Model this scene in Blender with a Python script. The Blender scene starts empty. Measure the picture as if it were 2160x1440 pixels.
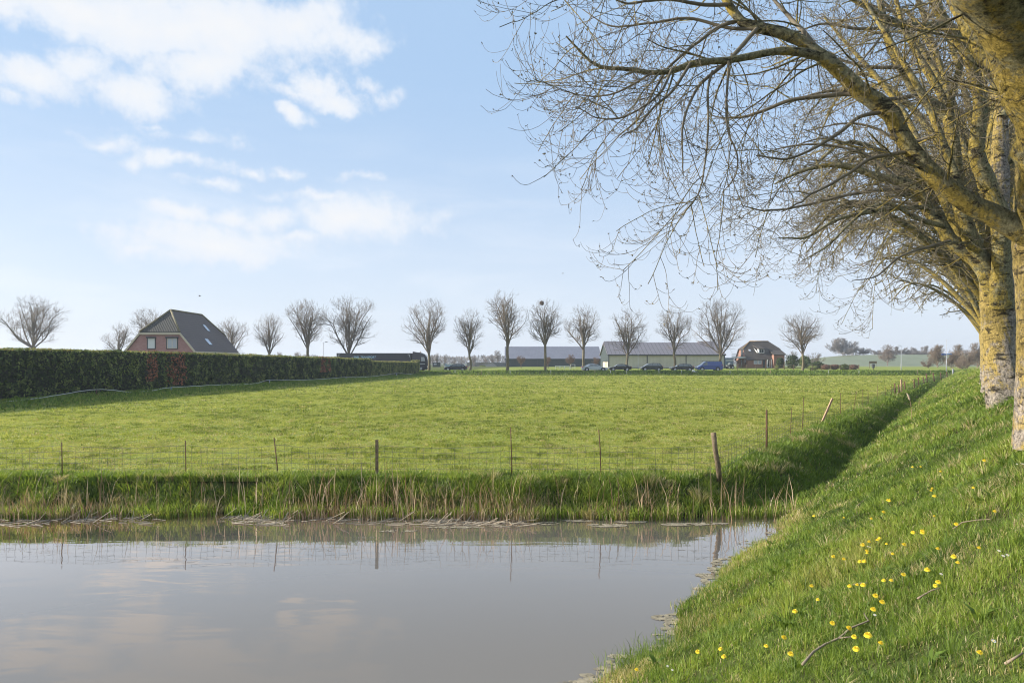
import bpy, math, random
import numpy as np
from mathutils import Vector, Matrix

R = math.radians
scene = bpy.context.scene
COL = scene.collection

# ------------------------------------------------------------------ camera, light, exposure
EYE = 2.34
HAZE = 0.0004
F = 1440.0
CX, HOR = 1080.0, 765.0
cam_d = bpy.data.cameras.new('camera')
cam = bpy.data.objects.new('camera', cam_d)
COL.objects.link(cam)
cam.location = (0, 0, EYE)
cam.rotation_euler = (R(90), 0, 0)
cam_d.sensor_width = 36
cam_d.lens = 24
cam_d.shift_y = 45.0 / 2160.0
cam_d.clip_start = 0.1
cam_d.clip_end = 8000
scene.camera = cam

SUN_EL, SUN_AZ = 20.0, -84.0      # azimuth from +Y, positive to +X
sd = Vector((math.sin(R(SUN_AZ)) * math.cos(R(SUN_EL)), math.cos(R(SUN_AZ)) * math.cos(R(SUN_EL)), math.sin(R(SUN_EL))))
sun_d = bpy.data.lights.new('sun', 'SUN')
sun_d.energy = 4.8
sun_d.angle = R(1.5)
sun_d.color = (1.0, 0.93, 0.82)
sun = bpy.data.objects.new('sun', sun_d)
sun.rotation_euler = sd.to_track_quat('Z', 'Y').to_euler()
sun.location = (-30, 10, 40)
COL.objects.link(sun)

scene.view_settings.view_transform = 'Standard'
scene.view_settings.look = 'None'
scene.view_settings.exposure = 0.9
scene.view_settings.gamma = 1
scene.cycles.max_bounces = 6
scene.cycles.transparent_max_bounces = 8
scene.cycles.volume_bounces = 0
scene.cycles.use_adaptive_sampling = True
scene.cycles.adaptive_threshold = 0.01
scene.cycles.use_denoising = True
scene.cycles.filter_width = 1.1
scene.cycles.sample_clamp_indirect = 4

# ------------------------------------------------------------------ node helpers
def lin(c):
    c = c / 255.0
    return c / 12.92 if c <= 0.04045 else ((c + 0.055) / 1.055) ** 2.4

class NT:
    def __init__(self, tree):
        self.t = tree
        self.n = tree.nodes
        self.l = tree.links
    def node(self, kind, **kw):
        nd = self.n.new(kind)
        for k, v in kw.items():
            setattr(nd, k, v)
        return nd
    def put(self, sock, v):
        if v is None:
            return
        if isinstance(v, bpy.types.NodeSocket):
            self.l.new(v, sock)
        else:
            if sock.type == 'RGBA' and len(v) == 3:
                v = (*v, 1)
            sock.default_value = v
    def math(self, op, a, b=None, c=None, clamp=False):
        nd = self.node('ShaderNodeMath', operation=op, use_clamp=clamp)
        self.put(nd.inputs[0], a); self.put(nd.inputs[1], b); self.put(nd.inputs[2], c)
        return nd.outputs[0]
    def vmath(self, op, a, b=None):
        nd = self.node('ShaderNodeVectorMath', operation=op)
        self.put(nd.inputs[0], a)
        if b is not None:
            self.put(nd.inputs[1], b)
        return nd.outputs['Value'] if op in ('LENGTH', 'DOT_PRODUCT') else nd.outputs[0]
    def noise(self, vec, scale, detail=4, rough=0.55, dist=0.0, out='Fac'):
        nd = self.node('ShaderNodeTexNoise')
        if vec is not None:
            self.l.new(vec, nd.inputs['Vector'])
        nd.inputs['Scale'].default_value = scale
        nd.inputs['Detail'].default_value = detail
        nd.inputs['Roughness'].default_value = rough
        nd.inputs['Distortion'].default_value = dist
        return nd.outputs[out]
    def ramp(self, fac, stops, interp='LINEAR'):
        nd = self.node('ShaderNodeValToRGB')
        nd.color_ramp.interpolation = interp
        e = nd.color_ramp.elements
        while len(e) < len(stops):
            e.new(0.5)
        for k, (p, c) in enumerate(stops):
            e[k].position = p
            if not isinstance(c, (tuple, list)):
                c = (c, c, c)
            e[k].color = (*c[:3], 1)
        self.l.new(fac, nd.inputs[0])
        return nd.outputs[0]
    def mix(self, f, a, b, mode='MIX'):
        nd = self.node('ShaderNodeMix', data_type='RGBA', blend_type=mode)
        nd.clamp_factor = True
        self.put(nd.inputs[0], f); self.put(nd.inputs[6], a); self.put(nd.inputs[7], b)
        return nd.outputs[2]
    def mapr(self, v, a, b, c=0.0, d=1.0, kind='SMOOTHSTEP'):
        nd = self.node('ShaderNodeMapRange', interpolation_type=kind)
        self.put(nd.inputs[0], v)
        for i, q in enumerate((a, b, c, d)):
            nd.inputs[1 + i].default_value = q
        return nd.outputs[0]
    def bump(self, h, strength=0.5, dist=0.02, normal=None):
        nd = self.node('ShaderNodeBump')
        nd.inputs['Strength'].default_value = strength
        nd.inputs['Distance'].default_value = dist
        self.l.new(h, nd.inputs['Height'])
        if normal is not None:
            self.l.new(normal, nd.inputs['Normal'])
        return nd.outputs[0]

def new_mat(name):
    m = bpy.data.materials.new(name)
    m.use_nodes = True
    m.node_tree.nodes.clear()
    t = NT(m.node_tree)
    out = t.node('ShaderNodeOutputMaterial')
    return m, t, out

def pbr(name, color, rough=0.7, metal=0.0, spec=0.5, var=0.0, vscale=6.0, bump=0.0, bscale=30.0):
    m, t, out = new_mat(name)
    b = t.node('ShaderNodeBsdfPrincipled')
    b.inputs['Roughness'].default_value = rough
    b.inputs['Metallic'].default_value = metal
    b.inputs['Specular IOR Level'].default_value = spec
    tc = t.node('ShaderNodeTexCoord').outputs['Object']
    if var > 0:
        n = t.noise(tc, vscale, 5)
        lo = tuple(max(0, c * (1 - var)) for c in color)
        hi = tuple(min(1, c * (1 + var)) for c in color)
        t.l.new(t.ramp(n, [(0.3, lo), (0.7, hi)]), b.inputs['Base Color'])
    else:
        b.inputs['Base Color'].default_value = (*color, 1)
    if bump > 0:
        t.l.new(t.bump(t.noise(tc, bscale, 4), bump, 0.02), b.inputs['Normal'])
    t.l.new(b.outputs[0], out.inputs[0])
    return m

# ------------------------------------------------------------------ world
world = bpy.data.worlds.new('World')
scene.world = world
world.use_nodes = True
world.node_tree.nodes.clear()
t = NT(world.node_tree)
wout = t.node('ShaderNodeOutputWorld')
bg = t.node('ShaderNodeBackground')
sky = t.node('ShaderNodeTexSky')
sky.sky_type = 'NISHITA'
sky.sun_disc = False
sky.sun_elevation = R(SUN_EL)
sky.sun_rotation = R(SUN_AZ)
sky.altitude = 0
sky.air_density = 1.0
sky.dust_density = 1.5
sky.ozone_density = 1.5
tc = t.node('ShaderNodeTexCoord').outputs['Generated']
sep = t.node('ShaderNodeSeparateXYZ')
t.l.new(tc, sep.inputs[0])
X, Y, Z = sep.outputs
az = t.math('ARCTAN2', X, Y)
el = t.math('ARCSINE', Z)
comb = t.node('ShaderNodeCombineXYZ')
t.l.new(az, comb.inputs[0]); t.l.new(el, comb.inputs[1])
ae = comb.outputs[0]
warp = t.node('ShaderNodeTexNoise'); warp.inputs['Scale'].default_value = 9; warp.inputs['Detail'].default_value = 6
warp.inputs['Roughness'].default_value = 0.6
t.l.new(ae, warp.inputs['Vector'])
wv = t.vmath('SUBTRACT', warp.outputs['Color'], (0.5, 0.5, 0.5))
wv = t.vmath('MULTIPLY', wv, (0.11, 0.07, 0))
aew = t.vmath('ADD', ae, wv)
CLOUDS = [  # picture angle of each cloud's middle, half width, half height, weight
 (160, 10, 360, 52, 1.35), (420, 45, 230, 62, 1.35), (610, 55, 170, 52, 1.3), (730, 80, 75, 42, 1.1), (60, 150, 120, 36, 1.15), (160, 125, 80, 34, 1.1),
 (270, 185, 120, 40, 1.1), (330, 215, 90, 28, .8), (440, 140, 95, 50, 1.2), (770, 112, 40, 18, .7), (500, 150, 60, 30, .8), (20, 190, 60, 20, .7),
 (668, 182, 50, 24, 1.2), (700, 205, 80, 22, 1.2), (640, 200, 70, 12, .8), (790, 170, 30, 14, .6), (825, 203, 30, 16, .55), (622, 250, 30, 16, 1.1), (205, 287, 72, 18, .8),
 (330, 262, 36, 9, .45), (400, 287, 72, 15, .65), (385, 336, 84, 17, .8), (515, 300, 26, 16, .45), (275, 338, 30, 11, .5),
 (605, 356, 40, 12, .7), (535, 358, 30, 12, .6), (445, 385, 56, 12, .75), (765, 372, 60, 10, .7),
 (370, 450, 72, 21, 1.15), (480, 456, 70, 19, 1.05), (580, 462, 80, 28, 1.15), (680, 402, 76, 14, .85), (765, 458, 130, 48, 1.15),
 (570, 404, 50, 12, .5), (450, 512, 200, 40, 1.3), (640, 508, 56, 12, 1.0), (300, 522, 64, 15, .85)]
acc = None
for (px, py, rx, ry, w) in CLOUDS:
    u = (px - CX) / F; v = (HOR - py) / F
    a0 = math.atan2(u, 1.0); e0 = math.atan2(v, math.hypot(1, u))
    ra = rx / F * math.cos(a0) ** 2; re = ry / F * math.cos(a0)
    q = t.vmath('SUBTRACT', aew, (a0, e0, 0))
    q = t.vmath('MULTIPLY', q, (1 / ra, 1 / re, 0))
    q = t.vmath('LENGTH', q)
    q = t.math('MULTIPLY_ADD', q, -0.62 * w, w)
    acc = q if acc is None else t.math('SMOOTH_MAX', acc, q, 0.1)
fine = t.noise(ae, 17, 9, 0.62)
fine2 = t.noise(ae, 70, 5, 0.6)
dens = t.math('ADD', acc, t.math('MULTIPLY', t.math('SUBTRACT', fine, 0.5), 1.9))
dens = t.math('ADD', dens, t.math('MULTIPLY', t.math('SUBTRACT', fine2, 0.5), 0.35))
cmask = t.mapr(dens, 0.10, 0.84)
# clouds elsewhere in the sky (behind and above the camera)
gen = t.noise(tc, 2.2, 7, 0.6)
away = t.mapr(Y, 0.35, -0.1)
hi = t.mapr(el, 0.55, 0.75)
gm = t.math('MULTIPLY', t.mapr(gen, 0.5, 0.66), t.math('MAXIMUM', away, hi))
cmask = t.math('MAXIMUM', cmask, gm)
# thin veil of high haze
st = t.vmath('MULTIPLY', ae, (3.0, 14.0, 1))
cirr = t.mapr(t.noise(st, 1.2, 5, 0.55, 0.4), 0.42, 0.75)
veil = t.math('MULTIPLY', cirr, t.mapr(el, 0.42, 0.1))
skyc = t.vmath('MULTIPLY', sky.outputs[0], (0.092, 0.092, 0.092))
HZ = (0.440, 0.485, 0.553)
BL = (0.252, 0.358, 0.508)
grad = t.mapr(el, -0.04, 0.42, 0, 1, 'SMOOTHSTEP')
pale = t.mix(grad, HZ, BL)
skyc = t.mix(0.86, skyc, pale)
skyc = t.mix(t.math('MULTIPLY', veil, 0.42), skyc, (0.49, 0.52, 0.56))
cshade = t.mix(t.mapr(dens, 0.5, 1.5), (0.455, 0.485, 0.53), (0.505, 0.51, 0.52))
skyc = t.mix(t.math('MULTIPLY', cmask, 0.95), skyc, cshade)
bg.inputs['Strength'].default_value = 1.0
t.l.new(skyc, bg.inputs[0])
t.l.new(bg.outputs[0], wout.inputs[0])

# ------------------------------------------------------------------ mesh helpers
def W(px, py, Yd):
    return np.array(((px - CX) / F * Yd, Yd, EYE + (HOR - py) / F * Yd))

def tag(o, label=None, cat=None, group=None, kind=None):
    if label: o['label'] = label
    if cat: o['category'] = cat
    if group: o['group'] = group
    if kind: o['kind'] = kind
    return o

def empty(name, loc=(0, 0, 0), rz=0.0, **kw):
    o = bpy.data.objects.new(name, None)
    COL.objects.link(o)
    o.location = loc
    o.rotation_euler = (0, 0, rz)
    o.empty_display_size = 0.2
    return tag(o, **kw)

def link(name, me, parent=None, loc=None):
    o = bpy.data.objects.new(name, me)
    COL.objects.link(o)
    if parent is not None:
        o.parent = parent
    if loc is not None:
        o.location = loc
    return o

def fast_mesh(name, V, polys, mats, smooth=False, attrs=None, matidx=None):
    """V (n,3); polys: list of int arrays (k,c)"""
    me = bpy.data.meshes.new(name)
    V = np.ascontiguousarray(V, dtype=np.float32)
    polys = [np.asarray(p, dtype=np.int32) for p in polys if len(p)]
    loops = np.concatenate([p.ravel() for p in polys])
    tot = np.concatenate([np.full(len(p), p.shape[1], np.int32) for p in polys])
    start = np.zeros(len(tot), np.int32)
    start[1:] = np.cumsum(tot)[:-1]
    me.vertices.add(len(V)); me.vertices.foreach_set('co', V.ravel())
    me.loops.add(len(loops)); me.loops.foreach_set('vertex_index', loops)
    me.polygons.add(len(tot)); me.polygons.foreach_set('loop_start', start)
    if smooth:
        me.polygons.foreach_set('use_smooth', np.ones(len(tot), bool))
    for m in (mats if isinstance(mats, (list, tuple)) else [mats]):
        me.materials.append(m)
    if matidx is not None:
        me.polygons.foreach_set('material_index', matidx.astype(np.int32))
    for k, a in (attrs or {}).items():
        at = me.attributes.new(k, 'FLOAT', 'POINT')
        at.data.foreach_set('value', np.ascontiguousarray(a, dtype=np.float32))
    me.update(calc_edges=True)
    return me

class MB:
    def __init__(self):
        self.v = []; self.f = []; self.mi = []
    def add(self, verts, faces, mi=0):
        b = len(self.v)
        self.v += [tuple(float(c) for c in p) for p in verts]
        self.f += [tuple(b + i for i in f) for f in faces]
        self.mi += [mi] * len(faces)
        return self
    def box(self, x0, x1, y0, y1, z0, z1, mi=0):
        vs = [(x, y, z) for z in (z0, z1) for y in (y0, y1) for x in (x0, x1)]
        return self.add(vs, [(0, 2, 3, 1), (4, 5, 7, 6), (0, 1, 5, 4), (2, 6, 7, 3), (0, 4, 6, 2), (1, 3, 7, 5)], mi)
    def bar(self, a, b, w, h=None, mi=0):
        a = Vector(a); b = Vector(b); h = h or w
        d = (b - a).normalized()
        ref = Vector((0, 0, 1)) if abs(d.z) < 0.9 else Vector((1, 0, 0))
        s = d.cross(ref).normalized() * w / 2
        u = s.cross(d).normalized() * h / 2
        vs = [p + i * s + j * u for p in (a, b) for (i, j) in ((-1, -1), (1, -1), (1, 1), (-1, 1))]
        return self.add(vs, [(3, 2, 1, 0), (4, 5, 6, 7), (0, 1, 5, 4), (1, 2, 6, 5), (2, 3, 7, 6), (3, 0, 4, 7)], mi)
    def tube(self, pts, radii, sides=6, mi=0, cap=True):
        pts = [Vector(p) for p in pts]
        if not hasattr(radii, '__len__'): radii = [radii] * len(pts)
        b = len(self.v)
        for i, p in enumerate(pts):
            d = (pts[min(i + 1, len(pts) - 1)] - pts[max(i - 1, 0)]).normalized()
            ref = Vector((0, 0, 1)) if abs(d.z) < 0.8 else Vector((1, 0, 0))
            s = d.cross(ref).normalized(); u = s.cross(d)
            for k in range(sides):
                a = 2 * math.pi * k / sides
                self.v.append(tuple(p + (s * math.cos(a) + u * math.sin(a)) * radii[i]))
        for i in range(len(pts) - 1):
            for k in range(sides):
                k2 = (k + 1) % sides
                self.f.append((b + i * sides + k, b + i * sides + k2, b + (i + 1) * sides + k2, b + (i + 1) * sides + k)); self.mi.append(mi)
        if cap:
            self.f.append(tuple(b + k for k in range(sides))[::-1]); self.mi.append(mi)
            e = b + (len(pts) - 1) * sides
            self.f.append(tuple(e + k for k in range(sides))); self.mi.append(mi)
        return self
    def disc(self, c, axis, r, th, sides=20, mi=0):
        c = Vector(c); a = Vector(axis).normalized()
        return self.tube([c - a * th / 2, c + a * th / 2], r, sides, mi)
    def prism(self, poly, y0, y1, mi=0):
        """poly in (x, z), extruded in y"""
        n = len(poly)
        vs = [(x, y0, z) for x, z in poly] + [(x, y1, z) for x, z in poly]
        fs = [tuple(range(n)), tuple(range(2 * n - 1, n - 1, -1))] + [(i, i + n, (i + 1) % n + n, (i + 1) % n) for i in range(n)]
        return self.add(vs, fs, mi)
    def build(self, name, mats, parent=None, smooth=False, bevel=0.0):
        me = bpy.data.meshes.new(name)
        me.from_pydata(self.v, [], self.f)
        for m in (mats if isinstance(mats, (list, tuple)) else [mats]):
            me.materials.append(m)
        for p, i in zip(me.polygons, self.mi):
            p.material_index = i
            p.use_smooth = smooth
        me.update()
        o = link(name, me, parent)
        if bevel:
            b = o.modifiers.new('bevel', 'BEVEL'); b.width = bevel; b.segments = 2; b.limit_method = 'ANGLE'
        return o

def copy_tree(o, parent=None):
    c = o.copy(); COL.objects.link(c); c.parent = parent
    for ch in list(o.children):
        copy_tree(ch, c)
    return c

# value noise, vectorised
def _h(ix, iy, seed):
    n = (ix.astype(np.int64) * 374761393 + iy.astype(np.int64) * 668265263 + seed * 1442695041) & 0xffffffff
    n = ((n ^ (n >> 13)) * 1274126177) & 0xffffffff
    n = n ^ (n >> 16)
    return (n & 0xffff) / 65535.0
def vnoise(x, y, seed=0, oct=1):
    x = np.asarray(x, float); y = np.asarray(y, float)
    out = 0; amp = 1; tot = 0
    for o in range(oct):
        ix = np.floor(x); iy = np.floor(y); fx = x - ix; fy = y - iy
        fx = fx * fx * (3 - 2 * fx); fy = fy * fy * (3 - 2 * fy)
        a = _h(ix, iy, seed + o); b = _h(ix + 1, iy, seed + o); c = _h(ix, iy + 1, seed + o); d = _h(ix + 1, iy + 1, seed + o)
        out = out + amp * (a * (1 - fx) * (1 - fy) + b * fx * (1 - fy) + c * (1 - fx) * fy + d * fx * fy)
        tot += amp; amp *= 0.5; x = x * 2.03 + 5.1; y = y * 2.03 + 1.7
    return out / tot
def sstep(a, b, x):
    q = np.clip((x - a) / (b - a), 0, 1)
    return q * q * (3 - 2 * q)

# ------------------------------------------------------------------ terrain
WATER = -0.55
UX, UY = 0.55, 0.835
def ST(x, y): return UX * x + UY * y, UY * x - UX * y
def shoreline(x):
    return 12.75 + 0.45 * (vnoise(x / 1.1, x * 0 + 3, 5, 3) - 0.5) - 0.25 * sstep(-2.5, 0.5, x) * sstep(4, 1, x)
def H(x, y):
    x = np.asarray(x, float); y = np.asarray(y, float)
    s, tt = ST(x, y)
    prof = lambda k, w: -1.15 + 0.45 * sstep(-1.2, -0.05, k) + 0.72 * sstep(-0.12, w, k)
    wob = 0.35 * (vnoise(s / 1.3, s * 0, 9, 3) - 0.5)
    z = np.minimum(prof(y - shoreline(x), 1.0), prof(-tt - 2.50 - 0.60 * sstep(16.5, 13.5, s) + wob, 1.6))
    z = np.where((y > 13.5) & (-tt > 4.4), 0.02, z)
    z = z + 0.05 * (vnoise(x / 2.2, y / 2.2, 2, 3) - 0.5) * sstep(0.0, 1.0, -tt - 4)
    # gentle rise to the hedge
    hx = -31 + 0.15 * (y - 38)
    z = z + 0.25 * sstep(12, 2, x - hx) * sstep(20, 60, y)
    top = 1.84 - 0.95 * sstep(45, 125, y)
    tb = tt + 2.6 + 0.75 * (vnoise(s / 1.1, s * 0 + 7, 4, 4) - 0.5)
    zb = WATER + tb * 0.59
    zb = np.where(zb > top - 0.4, top - 0.4 + 0.4 * (1 - np.exp(-(zb - top + 0.4) / 0.4)), zb)
    zb = zb + 0.10 * (vnoise(x / 0.8, y / 0.8, 11, 3) - 0.5) * sstep(-2.5, -1.5, tt)
    zb = np.maximum(zb, -1.3)
    z = np.maximum(z, zb)
    far = 0.66 * sstep(125.5, 129.0, y + 0.6 * vnoise(x / 3, y * 0, 3, 2)) + 0.34 * sstep(140, 172, y) - 1.5 * sstep(125.5, 121, y)
    z = np.maximum(z, far)
    dike = 5.6 * sstep(325, 352, y) * sstep(120, 190, x) * sstep(420, 372, y)
    return z + dike

sl = np.concatenate([np.linspace(-900, -60, 12), np.linspace(-50, -4, 16), np.arange(-3, 20, 0.14), np.geomspace(20.3, 60, 90), np.arange(61, 175, 1.0), np.geomspace(178, 4500, 70)])
tl = np.concatenate([-np.geomspace(4000, 165, 50), np.arange(-162, -40, 1.6), np.linspace(-39.5, -18, 40), np.arange(-17.6, -5, 0.17), np.arange(-4.95, 2.2, 0.09), np.geomspace(2.4, 12, 14), np.linspace(14, 60, 14), np.geomspace(66, 3500, 30)])
SS, TT = np.meshgrid(sl, tl, indexing='ij')
GX = UX * SS + UY * TT; GY = UY * SS - UX * TT
den = UX * UX + UY * UY
GX /= den; GY /= den
GZ = H(GX, GY)
ns, ntt = SS.shape
idx = np.arange(ns * ntt).reshape(ns, ntt)
quads = np.stack([idx[:-1, :-1], idx[:-1, 1:], idx[1:, 1:], idx[1:, :-1]], -1).reshape(-1, 4)[:, ::-1]
tb_ = ST(GX, GY)[1]
lush = np.maximum(sstep(-4.6, -3.9, tb_), sstep(14.4, 13.7, GY)) * (GY < 126)
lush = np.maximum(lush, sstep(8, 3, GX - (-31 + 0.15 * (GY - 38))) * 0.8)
lush = np.maximum(lush, sstep(124.5, 126.5, GY) * sstep(131, 129, GY))
mud = sstep(-0.42, -0.56, GZ)

m_ground, t, out = new_mat('pasture ground')
b = t.node('ShaderNodeBsdfPrincipled')
b.inputs['Roughness'].default_value = 0.95
b.inputs['Specular IOR Level'].default_value = 0.1
geo = t.node('ShaderNodeNewGeometry').outputs['Position']
al = t.node('ShaderNodeAttribute', attribute_name='lush').outputs['Fac']
am = t.node('ShaderNodeAttribute', attribute_name='mud').outputs['Fac']
n1 = t.noise(geo, 0.09, 4); n2 = t.noise(geo, 1.1, 6, 0.7); n3 = t.noise(geo, 9, 4, 0.7)
fieldc = t.ramp(n2, [(0.25, (0.17, 0.22, 0.040)), (0.5, (0.26, 0.29, 0.055)), (0.75, (0.33, 0.33, 0.085))])
fieldc = t.mix(t.mapr(n3, 0.50, 0.70), fieldc, (0.14, 0.115, 0.06))
fieldc = t.mix(t.mapr(n1, 0.35, 0.7, 0, 0.45), fieldc, (0.20, 0.26, 0.045))
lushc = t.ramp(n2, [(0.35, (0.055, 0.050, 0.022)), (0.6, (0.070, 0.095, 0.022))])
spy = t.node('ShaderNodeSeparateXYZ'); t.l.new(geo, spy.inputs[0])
fieldc = t.mix(t.mapr(spy.outputs[1], 190, 300), fieldc, t.ramp(n1, [(0.3, (0.17, 0.195, 0.125)), (0.7, (0.215, 0.235, 0.155))]))  # distant ground turns paler and duller: haze painted into its colour
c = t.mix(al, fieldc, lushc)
c = t.mix(am, c, (0.035, 0.026, 0.015))
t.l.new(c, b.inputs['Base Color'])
t.l.new(t.bump(n3, 0.6, 0.05), b.inputs['Normal'])
t.l.new(b.outputs[0], out.inputs[0])
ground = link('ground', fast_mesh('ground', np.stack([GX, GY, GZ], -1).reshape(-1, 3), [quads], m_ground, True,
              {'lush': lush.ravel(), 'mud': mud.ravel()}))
tag(ground, 'green pasture, banks and verges running to the horizon', kind='structure')

# water: pond and the ditch that leads out of it
m_water, t, out = new_mat('murky pond water')
geo = t.node('ShaderNodeNewGeometry').outputs['Position']
mp = t.node('ShaderNodeMapping'); mp.inputs['Rotation'].default_value = (0, 0, R(14)); mp.inputs['Scale'].default_value = (0.22, 1.0, 1)
t.l.new(geo, mp.inputs[0])
w1 = t.noise(mp.outputs[0], 2.6, 2, 0.4, 0.6)
mp2 = t.node('ShaderNodeMapping'); mp2.inputs['Rotation'].default_value = (0, 0, R(-8)); mp2.inputs['Scale'].default_value = (0.6, 1.0, 1)
t.l.new(geo, mp2.inputs[0])
w2 = t.noise(mp2.outputs[0], 8, 2, 0.5, 0.2)
hgt = t.math('ADD', t.math('MULTIPLY', w1, 1.0), t.math('MULTIPLY', w2, 0.10))
nb = t.bump(hgt, 0.42, 0.010)
df = t.node('ShaderNodeBsdfDiffuse'); df.inputs[0].default_value = (0.196, 0.184, 0.170, 1)
gl = t.node('ShaderNodeBsdfGlossy'); gl.inputs[0].default_value = (0.94, 0.80, 0.69, 1); gl.inputs['Roughness'].default_value = 0.02
t.l.new(nb, gl.inputs['Normal'])
lw = t.node('ShaderNodeLayerWeight'); lw.inputs['Blend'].default_value = 0.5
ms = t.node('ShaderNodeMixShader'); t.l.new(t.math('MULTIPLY_ADD', t.math('POWER', t.mapr(lw.outputs['Facing'], 0.575, 0.80, 0, 1, 'LINEAR'), 1.8), 0.90, 0.03, clamp=True), ms.inputs[0])
t.l.new(df.outputs[0], ms.inputs[1]); t.l.new(gl.outputs[0], ms.inputs[2])
t.l.new(ms.outputs[0], out.inputs[0])
def stp(s, tt): return ((UX * s + UY * tt) / den, (UY * s - UX * tt) / den)
wp = [(-70, -30), (10, -30), stp(0, -2.3), stp(148, -2.3), stp(148, -3.7), stp(14, -3.9), (4.5, 13.6), (-70, 13.6)]
wv_ = [(p[0], p[1], WATER) for p in wp]
water = link('water', None)
me = bpy.data.meshes.new('water'); me.from_pydata(wv_, [], [tuple(range(len(wv_)))]); me.materials.append(m_water)
bpy.data.objects.remove(water)
water = link('water', me)
tag(water, 'still grey pond narrowing into a ditch', kind='structure')

# road behind the far verge
m_asph = pbr('asphalt', (0.06, 0.06, 0.062), 0.9, var=0.25, vscale=3)
rd = MB()
xs = np.linspace(-160, 230, 60)
for a, bb in zip(xs[:-1], xs[1:]):
    za = [float(H(q, yy)) + 0.05 for q in (a, bb) for yy in (133.5, 140.5)]
    rd.add([(a, 133.5, za[0]), (bb, 133.5, za[2]), (bb, 140.5, za[3]), (a, 140.5, za[1])], [(0, 1, 2, 3)])
tag(rd.build('road', m_asph), 'country road behind the far verge', kind='structure')

# ------------------------------------------------------------------ grass
def grass_mat(name, stops, transl=0.45, rough=0.55):
    m, t, out = new_mat(name)
    at = t.node('ShaderNodeAttribute', attribute_name='tint').outputs['Fac']
    c = t.ramp(at, stops)
    d = t.node('ShaderNodeBsdfPrincipled'); d.inputs['Roughness'].default_value = rough
    d.inputs['Specular IOR Level'].default_value = 0.35
    t.l.new(c, d.inputs['Base Color'])
    tr = t.node('ShaderNodeBsdfTranslucent')
    t.l.new(t.mix(1.0, c, (1.0, 1.0, 0.55), 'MULTIPLY'), tr.inputs[0])
    mx = t.node('ShaderNodeMixShader'); mx.inputs[0].default_value = transl
    t.l.new(d.outputs[0], mx.inputs[1]); t.l.new(tr.outputs[0], mx.inputs[2])
    t.l.new(mx.outputs[0], out.inputs[0])
    return m

def blades(name, roots, h, w, rng, lean=0.4, tint=None, mat=None, az=None, lean_dir=None, dark_root=0.0):
    N = len(roots)
    h = np.broadcast_to(h, (N,)); w = np.broadcast_to(w, (N,))
    a = rng.uniform(0, 2 * np.pi, N) if az is None else az
    side = np.stack([np.cos(a), np.sin(a), np.zeros(N)], -1)
    la = rng.uniform(0, 2 * np.pi, N)
    lm = rng.uniform(0.1, 1, N) * lean
    off = np.stack([np.cos(la) * lm * h, np.sin(la) * lm * h, np.zeros(N)], -1)
    if lean_dir is not None:
        off = off + np.asarray(lean_dir) * h[:, None]
    up = np.zeros((N, 3)); up[:, 2] = h
    V = np.empty((N, 5, 3))
    V[:, 0] = roots - side * (w / 2)[:, None]; V[:, 1] = roots + side * (w / 2)[:, None]
    mid = roots + up * 0.55 + off * 0.35
    V[:, 2] = mid - side * (w * 0.42)[:, None]; V[:, 3] = mid + side * (w * 0.42)[:, None]
    V[:, 4] = roots + up * (1 - 0.25 * lm)[:, None] + off
    V[:, 0:2, 2] -= 0.02
    i = np.arange(N)[:, None] * 5
    q = i + np.array([[0, 1, 3, 2]]); tr = i + np.array([[2, 3, 4]])
    tint = rng.uniform(0, 1, N) if tint is None else tint
    return fast_mesh(name, V.reshape(-1, 3), [q, tr], mat, False, {'tint': np.repeat(tint, 5)})

G_LUSH = [(0.0, (0.070, 0.115, 0.022)), (0.35, (0.165, 0.250, 0.038)), (0.7, (0.300, 0.375, 0.062)), (0.86, (0.36, 0.38, 0.10)), (0.93, (0.46, 0.38, 0.19)), (1.0, (0.56, 0.47, 0.29))]
G_FIELD = [(0.0, (0.105, 0.150, 0.026)), (0.3, (0.235, 0.275, 0.050)), (0.65, (0.370, 0.395, 0.085)), (0.85, (0.48, 0.45, 0.15)), (0.95, (0.38, 0.30, 0.16)), (1.0, (0.60, 0.55, 0.34))]
m_lush = grass_mat('lush bank grass', G_LUSH)
m_field = grass_mat('pasture grass', G_FIELD)
m_straw = grass_mat('dead reed straw', [(0, (0.15, 0.085, 0.045)), (0.5, (0.38, 0.25, 0.15)), (1, (0.62, 0.48, 0.33))], 0.2)
rng = np.random.default_rng(7)

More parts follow.
